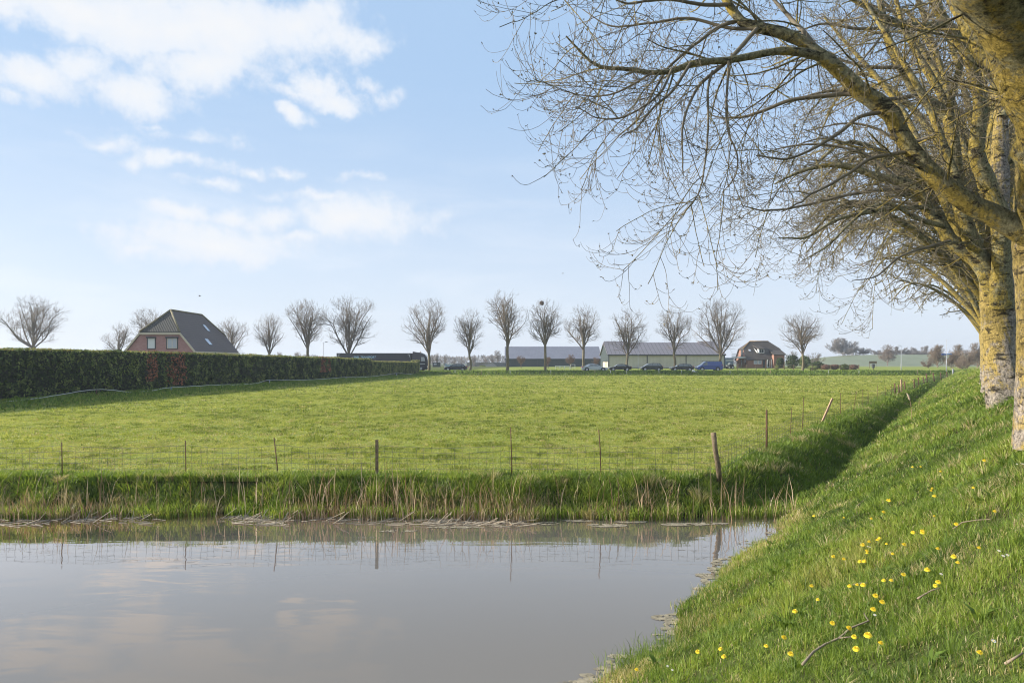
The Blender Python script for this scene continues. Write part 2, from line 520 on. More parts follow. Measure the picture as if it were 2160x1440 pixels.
def bank_pts(y0, y1, dens, t0=-2.75, t1=3.2, lim=0.95):
    # sample in the strip's own coordinates
    s0, s1 = (y0 - 2.5) / 0.835, (y1 + 2.5) / 0.835
    n = int((s1 - s0) * (t1 - t0) * dens)
    s = rng.uniform(s0, s1, n); tt = rng.uniform(t0, t1, n)
    x = (UX * s + UY * tt) / den; y = (UY * s - UX * tt) / den
    k = (y > y0) & (y < y1) & (np.abs(x) < lim * y + 0.6)
    return x[k], y[k], tt[k]
RR, HH, WW, TI = [], [], [], []
for (y0, y1, dens, w, hh) in [(1.6, 4.5, 8000, .0040, .062), (4.5, 7.5, 5000, .0055, .070), (7.5, 12, 2400, .009, .080), (12, 20, 900, .016, .095),
                              (20, 36, 240, .034, .13), (36, 70, 90, .06, .14), (70, 128, 26, .12, .16)]:
    x, y, tt = bank_pts(y0, y1, dens)
    z = H(x, y)
    k = z > WATER - 0.01
    x, y, z, tt = x[k], y[k], z[k], tt[k]
    clump = vnoise(x / 0.35, y / 0.35, 21, 2); big = vnoise(x / 1.6, y / 1.6, 31, 3)
    k = rng.uniform(0, 1, len(x)) < 0.35 + 1.1 * clump
    x, y, z, tt, clump, big = x[k], y[k], z[k], tt[k], clump[k], big[k]
    h = hh * (0.45 + 1.1 * clump) * rng.uniform(0.5, 1.35, len(x)) * (1 + 0.7 * sstep(0.55, 0.8, big))
    ti = np.clip(0.45 + 1.25 * (big - .5) + 0.6 * (clump - 0.5) + rng.normal(0, 0.14, len(x)), 0, 0.88)
    dry = rng.uniform(0, 1, len(x)) < 0.10 + 0.35 * sstep(0.55, 0.8, vnoise(x / 0.5, y / 0.5, 77, 3)) + 0.65 * sstep(-1.9, -2.4, tt) * sstep(.25, .6, vnoise(x * 1.5, y * 1.5, 5, 2))
    ti = np.where(dry, rng.uniform(0.88, 1.0, len(x)), ti)
    h = np.where(dry, h * 0.8, h)
    RR.append(np.stack([x, y, z], -1)); HH.append(h); WW.append(w * rng.uniform(0.6, 1.4, len(x))); TI.append(ti)
# grass tucked round the tree feet and long dark tussocks
g = link('bank_grass', blades('bank_grass', np.concatenate(RR), np.concatenate(HH), np.concatenate(WW), rng, 1.25, np.concatenate(TI), m_lush))
tag(g, 'long green grass covering the sloping bank on the right', 'grass', kind='stuff')

# rosettes of broad leaved weeds
RR, AZ, HH, WW, TI, LD = [], [], [], [], [], []
x, y, tt = bank_pts(2.0, 14, 7.0, -2.3, 3)
for a_, b_ in zip(x, y):
    if vnoise(np.array([a_ / .8]), np.array([b_ / .8]), 88, 2)[0] < .42: continue
    m = rng.integers(7, 14); an = rng.uniform(0, 6.283, m); L = rng.uniform(.05, .11) * rng.uniform(.7, 1.1, m)
    RR.append(np.stack([a_ + .01 * np.cos(an), b_ + .01 * np.sin(an), np.full(m, float(H(a_, b_)) + .015)], -1)); AZ.append(an + np.pi / 2); HH.append(L)
    WW.append(L * rng.uniform(.22, .34, m)); TI.append(np.clip(rng.normal(.28, .12, m), 0, .8)); LD.append(np.stack([np.cos(an) * .9, np.sin(an) * .9, np.full(m, -.35)], -1))
g = link('weeds', blades('weeds', np.concatenate(RR), np.concatenate(HH), np.concatenate(WW), rng, .15, np.concatenate(TI), m_lush, np.concatenate(AZ), np.concatenate(LD)))
tag(g, 'broad leaved weeds spread through the bank grass', 'weeds', kind='stuff')

# pasture
RR, HH, WW, TI = [], [], [], []
for (y0, y1, dens, w, hh) in [(13.3, 20, 1300, .012, .036), (20, 32, 560, .019, .042), (32, 52, 200, .034, .05), (52, 82, 60, .07, .06), (82, 127, 16, .14, .07)]:
    xa, xb = -1.05 * y1, 0.75 * y1
    n = int((xb - xa) * (y1 - y0) * dens)
    x = rng.uniform(xa, xb, n); y = rng.uniform(y0, y1, n)
    _, tt = ST(x, y)
    k = (-tt > 4.0) & (x > -1.05 * y) & (x > -31 + 0.15 * (y - 38)) & (y > shoreline(x) + 0.9)
    x, y = x[k], y[k]
    clump = vnoise(x / 0.5, y / 0.5, 41, 3); big = vnoise(x / 5, y / 3, 51, 3); mid = vnoise(x / 1.4, y / 1.0, 52, 3)
    k = rng.uniform(0, 1, len(x)) < 0.1 + 1.3 * clump
    x, y, clump, big, mid = x[k], y[k], clump[k], big[k], mid[k]
    tuft = sstep(0.60, 0.72, clump)
    h = hh * (0.6 + 0.7 * clump + 0.8 * tuft) * rng.uniform(0.5, 1.4, len(x))
    ti = np.clip(0.55 + 0.5 * (big - 0.5) + 0.35 * (mid - .5) + .75 * (vnoise(x / .22, y / .22, 57, 2) - .5) - 0.30 * tuft + rng.normal(0, 0.13, len(x)), 0, 0.86)
    dry = rng.uniform(0, 1, len(x)) < 0.05 + 0.20 * sstep(0.42, 0.7, vnoise(x / 1.3, y / 0.7, 78, 4)) * sstep(42, 15, y) * 1.7 + .12 * sstep(.55, .8, vnoise(x / 9, y / 6, 79, 3))
    ti = np.where(dry, rng.uniform(0.88, 1, len(x)), ti)
    RR.append(np.stack([x, y, H(x, y)], -1)); HH.append(h); WW.append(w * rng.uniform(0.6, 1.4, len(x))); TI.append(ti)
g = link('pasture_grass', blades('pasture_grass', np.concatenate(RR), np.concatenate(HH), np.concatenate(WW), rng, 1.0, np.concatenate(TI), m_field))
tag(g, 'short yellow green grazed grass of the wide pasture', 'grass', kind='stuff')

# long grass on the pond's far shore and on the ditch's left side
RR, HH, WW, TI = [], [], [], []
n = 102000
x = rng.uniform(-17, 6.5, n); y = rng.uniform(12.3, 14.5, n)
z = H(x, y); _, tt = ST(x, y)
dn = vnoise(x / 0.45, y / 0.45, 61, 3)
k = (z > WATER - 0.02) & (tt < -2.9) & (rng.uniform(0, 1, n) < 0.2 + dn) & (rng.uniform(0, 1, n) < sstep(14.5, 13.9, y))
x, y, z, dn = x[k], y[k], z[k], dn[k]
h = 0.085 * (0.35 + 1.6 * dn) * rng.uniform(0.5, 1.5, len(x))
low = sstep(-0.15, -0.5, z)
ti = np.clip(0.02 + 0.75 * vnoise(x / 0.7, y / 0.7, 62, 3) - .15 * low + rng.normal(0, 0.14, len(x)), 0, 0.86)
dry = rng.uniform(0, 1, len(x)) < 0.08 + 0.65 * low * sstep(0.42, 0.62, vnoise(x / 0.8, y * 0, 63, 3)) + 0.2 * sstep(-5, -8, x) * low
ti = np.where(dry, rng.uniform(0.89, 1, len(x)), ti)
RR.append(np.stack([x, y, z], -1)); HH.append(h); WW.append(rng.uniform(.012, .024, len(x))); TI.append(ti)
for (s0, s1, dens, w, hh) in [(14, 26, 620, .022, .13), (26, 45, 260, .036, .16), (45, 80, 90, .07, .21), (80, 150, 26, .13, .24)]:
    n = int((s1 - s0) * 1.9 * dens)
    s = rng.uniform(s0, s1, n); tt = rng.uniform(-4.6, -2.3, n)
    x = (UX * s + UY * tt) / den; y = (UY * s - UX * tt) / den
    z = H(x, y)
    dn = vnoise(x / 0.6, y / 0.6, 64, 3)
    k = (z > WATER - 0.02) & (rng.uniform(0, 1, n) < 0.25 + dn) & (y > 13.0) & (rng.uniform(0, 1, n) < sstep(-4.65, -4.2, tt))
    x, y, z, dn = x[k], y[k], z[k], dn[k]
    h = hh * (0.5 + 1.2 * dn) * rng.uniform(0.5, 1.4, len(x))
    ti = np.clip(0.15 + 0.5 * vnoise(x / 1.3, y / 1.3, 65, 3) + rng.normal(0, 0.12, len(x)), 0, 0.84)
    ti = np.where(rng.uniform(0, 1, len(x)) < 0.06, rng.uniform(0.88, 1, len(x)), ti)
    RR.append(np.stack([x, y, z], -1)); HH.append(h); WW.append(w * rng.uniform(.6, 1.3, len(x))); TI.append(ti)
g = link('shore_grass', blades('shore_grass', np.concatenate(RR), np.concatenate(HH), np.concatenate(WW), rng, 0.9, np.concatenate(TI), m_lush))
tag(g, 'rank green grass along the pond shore and ditch edge', 'grass', kind='stuff')

# fanning tussocks give every stretch of grass its own clumps
def tufts(name, label, cx, cy, per, rad, h, w, tint, mat, lean=1.3, tvar=.1, cat='grass'):
    n = len(cx); per = np.broadcast_to(per, (n,)).astype(int)
    i = np.repeat(np.arange(n), per); m = len(i)
    an = rng.uniform(0, 6.283, m); r = np.sqrt(rng.uniform(0, 1, m)) * np.broadcast_to(rad, (n,))[i]
    x = cx[i] + r * np.cos(an); y = cy[i] + r * np.sin(an); z = np.maximum(H(x, y), WATER - .01)
    hh = np.broadcast_to(h, (n,))[i] * rng.uniform(.5, 1.25, m)
    ld = np.stack([np.cos(an), np.sin(an), np.zeros(m)], -1) * (r / np.broadcast_to(rad, (n,))[i] * lean * .7)[:, None]
    ti = np.clip(tint[i] + rng.normal(0, tvar, m), 0, .87) if mat is not m_straw else rng.uniform(0, 1, m)
    ti = np.where(tint[i] > .9, rng.uniform(.9, 1, m), ti)
    me = blades(name, np.stack([x, y, z], -1), hh, np.broadcast_to(w, (n,))[i] * rng.uniform(.6, 1.3, m), rng, .35, ti, mat, None, ld)
    return tag(link(name, me), label, cat, kind='stuff')
# far shore
n = 400
x = rng.uniform(-17, 5.2, n); y = shoreline(x) + rng.uniform(.05, 1.05, n); lowt = sstep(.6, .1, y - shoreline(x))
tn = np.where(rng.uniform(0, 1, n) < .12 + .35 * lowt, .95, rng.uniform(.12, .75, n))
tufts('shore_tussocks', 'tangled tussocks hanging over the far pond shore', x, y, 130, rng.uniform(.10, .24, n), rng.uniform(.09, .21, n), .011, tn, m_lush)
# ditch slope
s_ = 14 + 90 * rng.uniform(0, 1, 520) ** 1.8; t_ = rng.uniform(-4.3, -2.5, 520)
x = (UX * s_ + UY * t_) / den; y = (UY * s_ - UX * t_) / den; k = y > 13.2
tufts('ditch_tussocks', 'dark tussocks covering the ditch side', x[k], y[k], 110, (.10 + .006 * s_ * rng.uniform(.5, 1.5, 520))[k], (.13 * rng.uniform(.6, 1.5, 520))[k], (.0007 * s_)[k], np.where(rng.uniform(0, 1, 520) < .08, .95, rng.uniform(.0, .5, 520))[k], m_lush)
# right bank
X_, Y_, R_, H_, W_, T_ = [], [], [], [], [], []
for (y0, y1, dens, rad, hh, w) in [(1.8, 5, 26, .045, .085, .0038), (5, 9, 15, .065, .10, .006), (9, 18, 6, .11, .13, .011), (18, 45, 1.6, .22, .17, .03)]:
    x, y, tt = bank_pts(y0, y1, dens, -2.5, 3)
    n = len(x); X_.append(x); Y_.append(y); R_.append(rad * rng.uniform(.5, 1.6, n)); H_.append(hh * rng.uniform(.45, 1.5, n)); W_.append(np.full(n, w))
    T_.append(np.where(rng.uniform(0, 1, n) < .13, .95, np.clip(.4 + 1.2 * (vnoise(x / 1.3, y / 1.3, 31, 3) - .5) + rng.normal(0, .22, n), 0, .8)))
X_, Y_, R_, H_, W_, T_ = map(np.concatenate, (X_, Y_, R_, H_, W_, T_))
tufts('bank_tussocks', 'clumps of long and dry grass on the right bank', X_, Y_, 34, R_, H_, W_, T_, m_lush, 1.7)
# pasture
X_, Y_, R_, H_, W_, T_ = [], [], [], [], [], []
for (y0, y1, dens, rad, hh, w) in [(13.9, 20, 7.5, .08, .062, .010), (20, 32, 3.2, .12, .075, .018), (32, 55, .9, .2, .09, .035), (55, 110, .13, .4, .12, .09)]:
    n = int(1.8 * y1 * (y1 - y0) * dens); x = rng.uniform(-1.05 * y1, .75 * y1, n); y = rng.uniform(y0, y1, n)
    k = (-ST(x, y)[1] > 4.3) & (x > -1.05 * y) & (x > -29 + .15 * (y - 38)) & (vnoise(x / 2.2, y / 1.6, 95, 3) > rng.uniform(.35, .55, n)); x, y = x[k], y[k]; n = len(x)
    X_.append(x); Y_.append(y); R_.append(rad * rng.uniform(.5, 1.6, n)); H_.append(hh * rng.uniform(.5, 1.4, n)); W_.append(np.full(n, w)); T_.append(np.where(rng.uniform(0, 1, n) < .10, .95, rng.uniform(0, .5, n)))
X_, Y_, R_, H_, W_, T_ = map(np.concatenate, (X_, Y_, R_, H_, W_, T_))
tufts('pasture_tufts', 'darker uneaten tufts dotted over the pasture', X_, Y_, 22, R_, H_, W_, T_, m_field, 1.5)

# sedge blades standing in the water's edge and tussocks on the near shore
RR, HH, WW, TI = [], [], [], []
for _ in range(230):
    cx = rng.uniform(-11, 6.0); wgt = vnoise(np.array([cx / 1.2]), np.array([0.0]), 66, 2)[0]
    if rng.uniform() > 0.45 + wgt: continue
    m = rng.integers(6, 22)
    xx = cx + rng.normal(0, 0.10, m); yy = shoreline(xx) + rng.uniform(-0.05, 0.22, m)
    RR.append(np.stack([xx, yy, np.maximum(H(xx, yy), WATER - 0.01)], -1)); HH.append(rng.uniform(0.16, 0.34, m)); WW.append(rng.uniform(.010, .018, m)); TI.append(rng.uniform(0.35, 0.8, m))
for (px, py, m, hh) in [(1335, 1410, 420, .20), (1365, 1385, 260, .17), (1400, 1360, 260, .15), (1440, 1350, 160, .17), (1530, 1290, 110, .2), (1552, 1262, 120, .26), (1575, 1240, 140, .16), (1600, 1215, 160, .14), (1660, 1135, 120, .12), (1640, 1165, 120, .12), (1480, 1330, 120, .13)]:
    d = (EYE - WATER) * F / (py - HOR); p = W(px, py, d)
    xx = p[0] + rng.normal(0, 0.13, m) + 0.05; yy = p[1] + rng.normal(0, 0.12, m)
    RR.append(np.stack([xx, yy, np.maximum(H(xx, yy), WATER - 0.02)], -1)); HH.append(rng.uniform(0.4, 1.1, m) * hh); WW.append(rng.uniform(.003, .006, m)); TI.append(rng.uniform(0.0, 0.5, m))
for (px, py, m, hh, zz) in [(1690, 1300, 60, .2, -.1), (1640, 1330, 70, .22, -.2), (1580, 1370, 80, .2, -.25), (1800, 1290, 50, .2, .2), (1995, 1250, 50, .25, .6), (1555, 1400, 90, .2, -.3)]:
    d = (EYE - zz) * F / (py - HOR); p = W(px, py, d)
    xx = p[0] + rng.normal(0, 0.07, m); yy = p[1] + rng.normal(0, 0.07, m)
    RR.append(np.stack([xx, yy, H(xx, yy)], -1)); HH.append(rng.uniform(0.5, 1.1, m) * hh); WW.append(rng.uniform(.004, .007, m)); TI.append(rng.uniform(0.0, 0.4, m))
for y_ in np.arange(5.6, 12.6, .16):
    xs_ = np.linspace(-3, 9, 1600); k_ = H(xs_, np.full(1600, y_)) > WATER; x_ = xs_[min(1600 - np.argmax(~k_[::-1]), 1599)]
    if rng.uniform() < .25: continue
    m = rng.integers(20, 90); hh = rng.choice([.07, .1, .14, .2])
    xx = x_ + rng.normal(.02, .05, m); yy = y_ + rng.normal(0, .07, m)
    RR.append(np.stack([xx, yy, np.maximum(H(xx, yy), WATER - .01)], -1)); HH.append(rng.uniform(.4, 1.2, m) * hh); WW.append(rng.uniform(.003, .007, m)); TI.append(np.where(rng.uniform(0, 1, m) < .4, rng.uniform(.88, 1, m), rng.uniform(0, .5, m)))
g = link('sedge', blades('sedge', np.concatenate(RR), np.concatenate(HH), np.concatenate(WW), rng, 0.6, np.concatenate(TI), m_lush))
tag(g, 'dark upright sedge blades at the edges of the pond', 'sedge', kind='stuff')

# dead reeds: standing stems, bent straw
RR, HH, WW, TI = [], [], [], []
def strawn(cx, m, hlo, hhi, spread=0.25, off=(-0.1, 0.35)):
    xx = cx + rng.normal(0, spread, m); yy = shoreline(xx) + rng.uniform(*off, m)
    RR.append(np.stack([xx, yy, np.maximum(H(xx, yy), WATER - 0.03)], -1)); HH.append(rng.uniform(hlo, hhi, m)); WW.append(rng.uniform(.008, .015, m)); TI.append(rng.uniform(0.1, 1, m))
for px in (20, 60, 90, 110, 165, 190, 250):
    strawn((px - CX) / F * 13, 110, 0.10, 0.36)
for px in range(640, 1120, 22):
    strawn((px - CX) / F * 12.9, int(20 + 110 * rng.uniform() ** 2), 0.08, 0.34, .2, (-.16, .4))
for px in range(1130, 1640, 34):
    strawn((px - CX) / F * 12.9, int(6 + 30 * rng.uniform()), 0.10, 0.30)
for _ in range(420):
    px = rng.choice([rng.uniform(0, 640), rng.uniform(640, 1130), rng.uniform(640, 1130), rng.uniform(1130, 1680)])
    strawn((px - CX) / F * 12.8, 1, 0.3, 1.0, 0.02, (-0.15, 0.5))
g = link('dead_reeds', blades('dead_reeds', np.concatenate(RR), np.concatenate(HH), np.concatenate(WW), rng, 0.42, np.concatenate(TI), m_straw))
tag(g, 'straw coloured dead reeds standing at the far shore', 'reeds', kind='stuff')
# broken straw lying on the water
mb = MB()
for _ in range(520):
    px = rng.choice([rng.uniform(0, 340), rng.uniform(470, 620), rng.uniform(640, 1060), rng.uniform(900, 1100)])
    x0 = (px - CX) / F * 12.8; y0 = float(shoreline(x0)) + rng.uniform(-0.55, 0.15)
    a = rng.uniform(-0.6, 0.6) + (0 if rng.uniform() < .8 else 1.5); L = rng.uniform(0.08, 0.38)
    dz = rng.uniform(0, 0.02) if rng.uniform() < .8 else rng.uniform(0.03, 0.2)
    mb.tube([(x0, y0, WATER + 0.006), (x0 + math.cos(a) * L, y0 + math.sin(a) * L, WATER + 0.006 + dz)], rng.uniform(.003, .007), 3, 0, False)
g = mb.build('floating_straw', pbr('wet straw', (0.33, 0.27, 0.19), 0.7, var=0.4, vscale=3))
tag(g, 'broken reed straw floating along the far shore', 'straw', kind='stuff')

# duckweed and scum patches on the water
m_scum = pbr('dried scum', (0.31, 0.265, 0.18), 0.9, var=0.45, vscale=14)
V, T3 = [], []
def scum(cx, cy, rx, ry, n):
    for _ in range(n):
        a = rng.uniform(0, 2 * math.pi); r = math.sqrt(rng.uniform(0, 1))
        x = cx + rx * r * math.cos(a); y = cy + ry * r * math.sin(a)
        if vnoise(np.array([x / 0.16]), np.array([y / 0.1]), 90, 3)[0] < 0.40: continue
        if H(x, y) > WATER: continue
        k = rng.uniform(0.007, 0.024); b0 = len(V); m = rng.integers(4, 7); ph = rng.uniform(0, 6)
        for j in range(m):
            V.append((x + k * 1.5 * math.cos(ph + 6.283 * j / m) * rng.uniform(.6, 1.2), y + k * math.sin(ph + 6.283 * j / m) * rng.uniform(.6, 1.2), WATER + 0.004 + rng.uniform(0, .003)))
        T3.append(tuple(range(b0, b0 + m)))
for (px, py, rx, ry, n) in [(1160, 1104, .35, .09, 260), (1280, 1108, .35, .12, 520), (1330, 1100, .3, .1, 300), (1440, 1106, .4, .1, 480), (1500, 1104, .3, .08, 300), (1220, 1098, .3, .08, 200), (960, 1112, .5, .08, 200),
                            (1600, 1150, .3, .35, 420), (1580, 1190, .3, .3, 320), (1640, 1130, .2, .3, 220), (1500, 1270, .16, .14, 220), (1470, 1300, .2, .15, 300), (1440, 1330, .16, .1, 160), (1330, 1395, .22, .14, 380), (1400, 1365, .12, .10, 140), (1300, 1385, .1, .05, 40), (1540, 1230, .2, .15, 120),
                            (80, 1088, .5, .1, 140), (250, 1084, .4, .08, 120), (540, 1086, .35, .07, 160), (850, 1120, .4, .06, 80)]:
    d = (EYE - WATER) * F / (py - HOR); p = W(px, py, d)
    scum(p[0], p[1], rx, ry, n)
def shore_x(y):
    xs_ = np.linspace(-3, 9, 1600); k = H(xs_, np.full(1600, y)) > WATER
    i = 1599 - np.argmax(~k[::-1]); return xs_[min(i + 1, 1599)]
for y in np.arange(6.1, 12.4, .11):
    if vnoise(np.array([y / .5]), np.array([0.]), 91, 2)[0] < .45: continue
    scum(shore_x(y) - rng.uniform(.0, .28), y, rng.uniform(.04, .18), rng.uniform(.04, .1), int(rng.uniform(30, 150)))
me = bpy.data.meshes.new('pond_scum'); me.from_pydata(V, [], T3); me.materials.append(m_scum)
tag(link('pond_scum', me), 'pale patches of dried scum floating by the shores', 'scum', kind='stuff')

# far verge grass
n = 26000
x = rng.uniform(-60, 105, n); y = rng.uniform(125.5, 131.5, n)
g = link('verge_grass', blades('verge_grass', np.stack([x, y, H(x, y)], -1), rng.uniform(.12, .42, n) * (0.5 + vnoise(x / 2, y / 2, 3, 2)), rng.uniform(.1, .25, n), rng, 0.8, np.clip(rng.normal(0.33, 0.16, n), 0, .85), m_lush))
tag(g, 'rough dark green grass on the far road verge', 'grass', kind='stuff')
# shaded rough grass below the hedge
n = 60000
x = rng.uniform(-34, -12, n); y = 24 + 104 * rng.uniform(0, 1, n) ** 1.4
hx = -31 + 0.15 * (y - 38)
k = (x > hx + 0.6) & (rng.uniform(0, 1, n) < sstep(9, 4, x - hx)); x, y = x[k], y[k]
g = link('hedge_foot_grass', blades('hedge_foot_grass', np.stack([x, y, H(x, y)], -1), rng.uniform(.06, .26, len(x)), rng.uniform(.03, .09, len(x)), rng, 0.8, np.clip(rng.normal(0.25, 0.16, len(x)), 0, .85), m_lush))
tag(g, 'rough grass growing along the foot of the hedge', 'grass', kind='stuff')

# ------------------------------------------------------------------ trees
def bark_mat(name, lichen=0.5, base=((0.10, 0.085, 0.07), (0.27, 0.24, 0.21)), scale=1.0):
    m, t, out = new_mat(name)
    b = t.node('ShaderNodeBsdfPrincipled'); b.inputs['Roughness'].default_value = 0.9; b.inputs['Specular IOR Level'].default_value = 0.2
    g = t.node('ShaderNodeNewGeometry')
    pos = g.outputs['Position']
    mp = t.node('ShaderNodeMapping'); mp.inputs['Scale'].default_value = (1, 1, 0.6)
    t.l.new(pos, mp.inputs[0]); p = mp.outputs[0]
    n1 = t.noise(p, 30 * scale, 8, 0.8); n2 = t.noise(p, 6 * scale, 5, 0.65); n3 = t.noise(pos, 3.4 * scale, 9, 0.72, 0.3)
    col = t.ramp(n1, [(0.38, base[0]), (0.52, base[1]), (0.66, tuple(min(1, q * 1.8) for q in base[1]))])
    col = t.mix(t.mapr(n2, 0.45, 0.7, 0, 0.6), col, (0.17, 0.16, 0.11))
    sx = t.node('ShaderNodeSeparateXYZ'); t.l.new(g.outputs['True Normal'], sx.inputs[0])
    sp = t.node('ShaderNodeSeparateXYZ'); t.l.new(pos, sp.inputs[0])
    west = t.math('MULTIPLY', sx.outputs[0], -0.20)
    hgt = t.mapr(sp.outputs[2], 1.7, 2.9, -0.15, 0.0)
    li = t.math('ADD', t.math('ADD', n3, west), t.math('ADD', hgt, t.math('MULTIPLY', t.math('SUBTRACT', n1, 0.5), 0.35)))
    lm = t.mapr(li, 0.66 - 0.14 * lichen, 0.80 - 0.14 * lichen)
    lc = t.ramp(n1, [(0.38, (0.14, 0.105, 0.022)), (0.6, (0.43, 0.30, 0.040))])
    col = t.mix(t.math('MULTIPLY', lm, 0.75), col, lc)
    mp3 = t.node('ShaderNodeMapping'); mp3.inputs['Scale'].default_value = (1, 1, 2.6)
    t.l.new(pos, mp3.inputs[0])
    n4 = t.noise(mp3.outputs[0], 4.5 * scale, 6, 0.75, 0.5)
    col = t.mix(t.mapr(n4, 0.52, 0.62, 0, 0.94), col, (0.022, 0.018, 0.013))
    t.l.new(col, b.inputs['Base Color'])
    hh = t.math('ADD', t.math('MULTIPLY', n1, 0.5), t.math('MULTIPLY', n4, -0.7))
    t.l.new(t.bump(hh, 1.0, 0.05), b.inputs['Normal'])
    t.l.new(b.outputs[0], out.inputs[0])
    return m
m_bark = bark_mat('lichen bark', 1.0, ((0.070, 0.058, 0.048), (0.29, 0.25, 0.21)))
m_limb = bark_mat('lichen limb bark', 0.85, ((0.065, 0.060, 0.032), (0.225, 0.205, 0.115)))
m_twig = pbr('twig bark', (0.150, 0.125, 0.085), 0.8, var=0.35, vscale=4)
m_twig2 = pbr('fine twig bark', (0.120, 0.085, 0.065), 0.8, var=0.3, vscale=4)
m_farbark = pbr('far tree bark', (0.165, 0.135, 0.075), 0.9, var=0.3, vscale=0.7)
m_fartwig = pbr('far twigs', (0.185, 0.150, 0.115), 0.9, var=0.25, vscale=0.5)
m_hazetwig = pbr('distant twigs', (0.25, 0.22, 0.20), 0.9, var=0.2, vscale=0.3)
m_brushtwig = pbr('brown brush', (0.25, 0.19, 0.14), 0.9, var=0.3, vscale=0.5)
m_leafy = pbr('russet twigs', (0.20, 0.13, 0.09), 0.9, var=0.3, vscale=0.5)

def tubes(groups):
    """groups: list of (P (K,n,3), R (K,n), sides) -> verts, quads"""
    VV, QQ, off = [], [], 0
    for P, Rr, sides in groups:
        K, n, _ = P.shape
        T = np.gradient(P, axis=1)
        T /= np.linalg.norm(T, axis=2, keepdims=True) + 1e-9
        mt = T.mean(axis=1)
        ref = np.where(np.abs(mt[:, 2:3]) < 0.75, np.array([[0, 0, 1.0]]), np.array([[1.0, 0, 0]]))
        U = np.cross(T, ref[:, None, :]); U /= np.linalg.norm(U, axis=2, keepdims=True) + 1e-9
        Vv = np.cross(U, T)
        a = np.arange(sides) * 2 * np.pi / sides
        ring = P[:, :, None, :] + Rr[:, :, None, None] * (U[:, :, None, :] * np.cos(a)[None, None, :, None] + Vv[:, :, None, :] * np.sin(a)[None, None, :, None])
        VV.append(ring.reshape(-1, 3))
        i = (np.arange(K) * n * sides)[:, None, None] + (np.arange(n - 1) * sides)[None, :, None] + np.arange(sides)[None, None, :]
        j = (np.arange(K) * n * sides)[:, None, None] + (np.arange(n - 1) * sides)[None, :, None] + ((np.arange(sides) + 1) % sides)[None, None, :]
        q = np.stack([i, j, j + sides, i + sides], -1).reshape(-1, 4)
        QQ.append(q + off)
        off += K * n * sides
    return np.concatenate(VV), np.concatenate(QQ)

def resample(pts, radii, n):
    pts = np.asarray(pts, float); radii = np.asarray(radii, float)
    # catmull-rom then even resample
    P = np.vstack([2 * pts[0] - pts[1], pts, 2 * pts[-1] - pts[-2]])
    out, rr = [], []
    for i in range(1, len(P) - 2):
        for u in np.linspace(0, 1, 9)[:-1]:
            p0, p1, p2, p3 = P[i - 1], P[i], P[i + 1], P[i + 2]
            out.append(0.5 * ((2 * p1) + (-p0 + p2) * u + (2 * p0 - 5 * p1 + 4 * p2 - p3) * u * u + (-p0 + 3 * p1 - 3 * p2 + p3) * u ** 3))
            rr.append(radii[i - 1] * (1 - u) + radii[i] * u)
    out.append(pts[-1]); rr.append(radii[-1])
    out = np.array(out); rr = np.array(rr)
    L = np.concatenate([[0], np.cumsum(np.linalg.norm(np.diff(out, axis=0), axis=1))])
    q = np.linspace(0, L[-1], n)
    return np.stack([np.interp(q, L, out[:, k]) for k in range(3)], -1), np.interp(q, L, rr)

def kids(P, Rr, per_m, t0, t1, ang, L, n, droop, up, jit, rr, rng, rmin=0.002, taper=0.35, bias=(0, 0, 0), lenfall=0.5, flat=0.0, rmax=9):
    """grow children on a stack of parents"""
    K, m, _ = P.shape
    seg = np.linalg.norm(np.diff(P, axis=1), axis=2).sum(1)
    cnt = rng.poisson(np.maximum(seg * per_m, 0.3))
    pi = np.repeat(np.arange(K), cnt)
    if len(pi) == 0:
        return None
    f = rng.uniform(t0, t1, len(pi))
    q = f * (m - 1); i0 = np.minimum(q.astype(int), m - 2); u = (q - i0)[:, None]
    p = P[pi, i0] * (1 - u) + P[pi, i0 + 1] * u
    r = Rr[pi, i0] * (1 - u[:, 0]) + Rr[pi, i0 + 1] * u[:, 0]
    T = P[pi, i0 + 1] - P[pi, i0]; T /= np.linalg.norm(T, axis=1, keepdims=True) + 1e-9
    rv = rng.normal(0, 1, T.shape); rv[:, 2] *= (1 - flat)
    pr = rv - (rv * T).sum(1, keepdims=True) * T
    pr /= np.linalg.norm(pr, axis=1, keepdims=True) + 1e-9
    a = np.radians(rng.normal(ang, ang * 0.2, len(pi)))[:, None]
    d = T * np.cos(a) + pr * np.sin(a) + np.asarray(bias)
    d /= np.linalg.norm(d, axis=1, keepdims=True)
    LL = L * rng.uniform(0.55, 1.25, len(pi)) * (1 - lenfall * f)
    C = np.empty((len(pi), n, 3)); C[:, 0] = p
    st = (LL / (n - 1))[:, None]
    for k in range(1, n):
        g = k / (n - 1)
        d = d + rng.normal(0, jit, d.shape)
        d[:, 2] += -droop * (1 - g) / (n - 1) * 2 + up * g / (n - 1) * 2
        d /= np.linalg.norm(d, axis=1, keepdims=True)
        C[:, k] = C[:, k - 1] + d * st
    r0 = np.clip(r * rr * rng.uniform(0.7, 1.1, len(pi)), rmin, rmax)
    RC = r0[:, None] * np.linspace(1, taper, n)[None, :]
    return C, np.maximum(RC, rmin * 0.7)

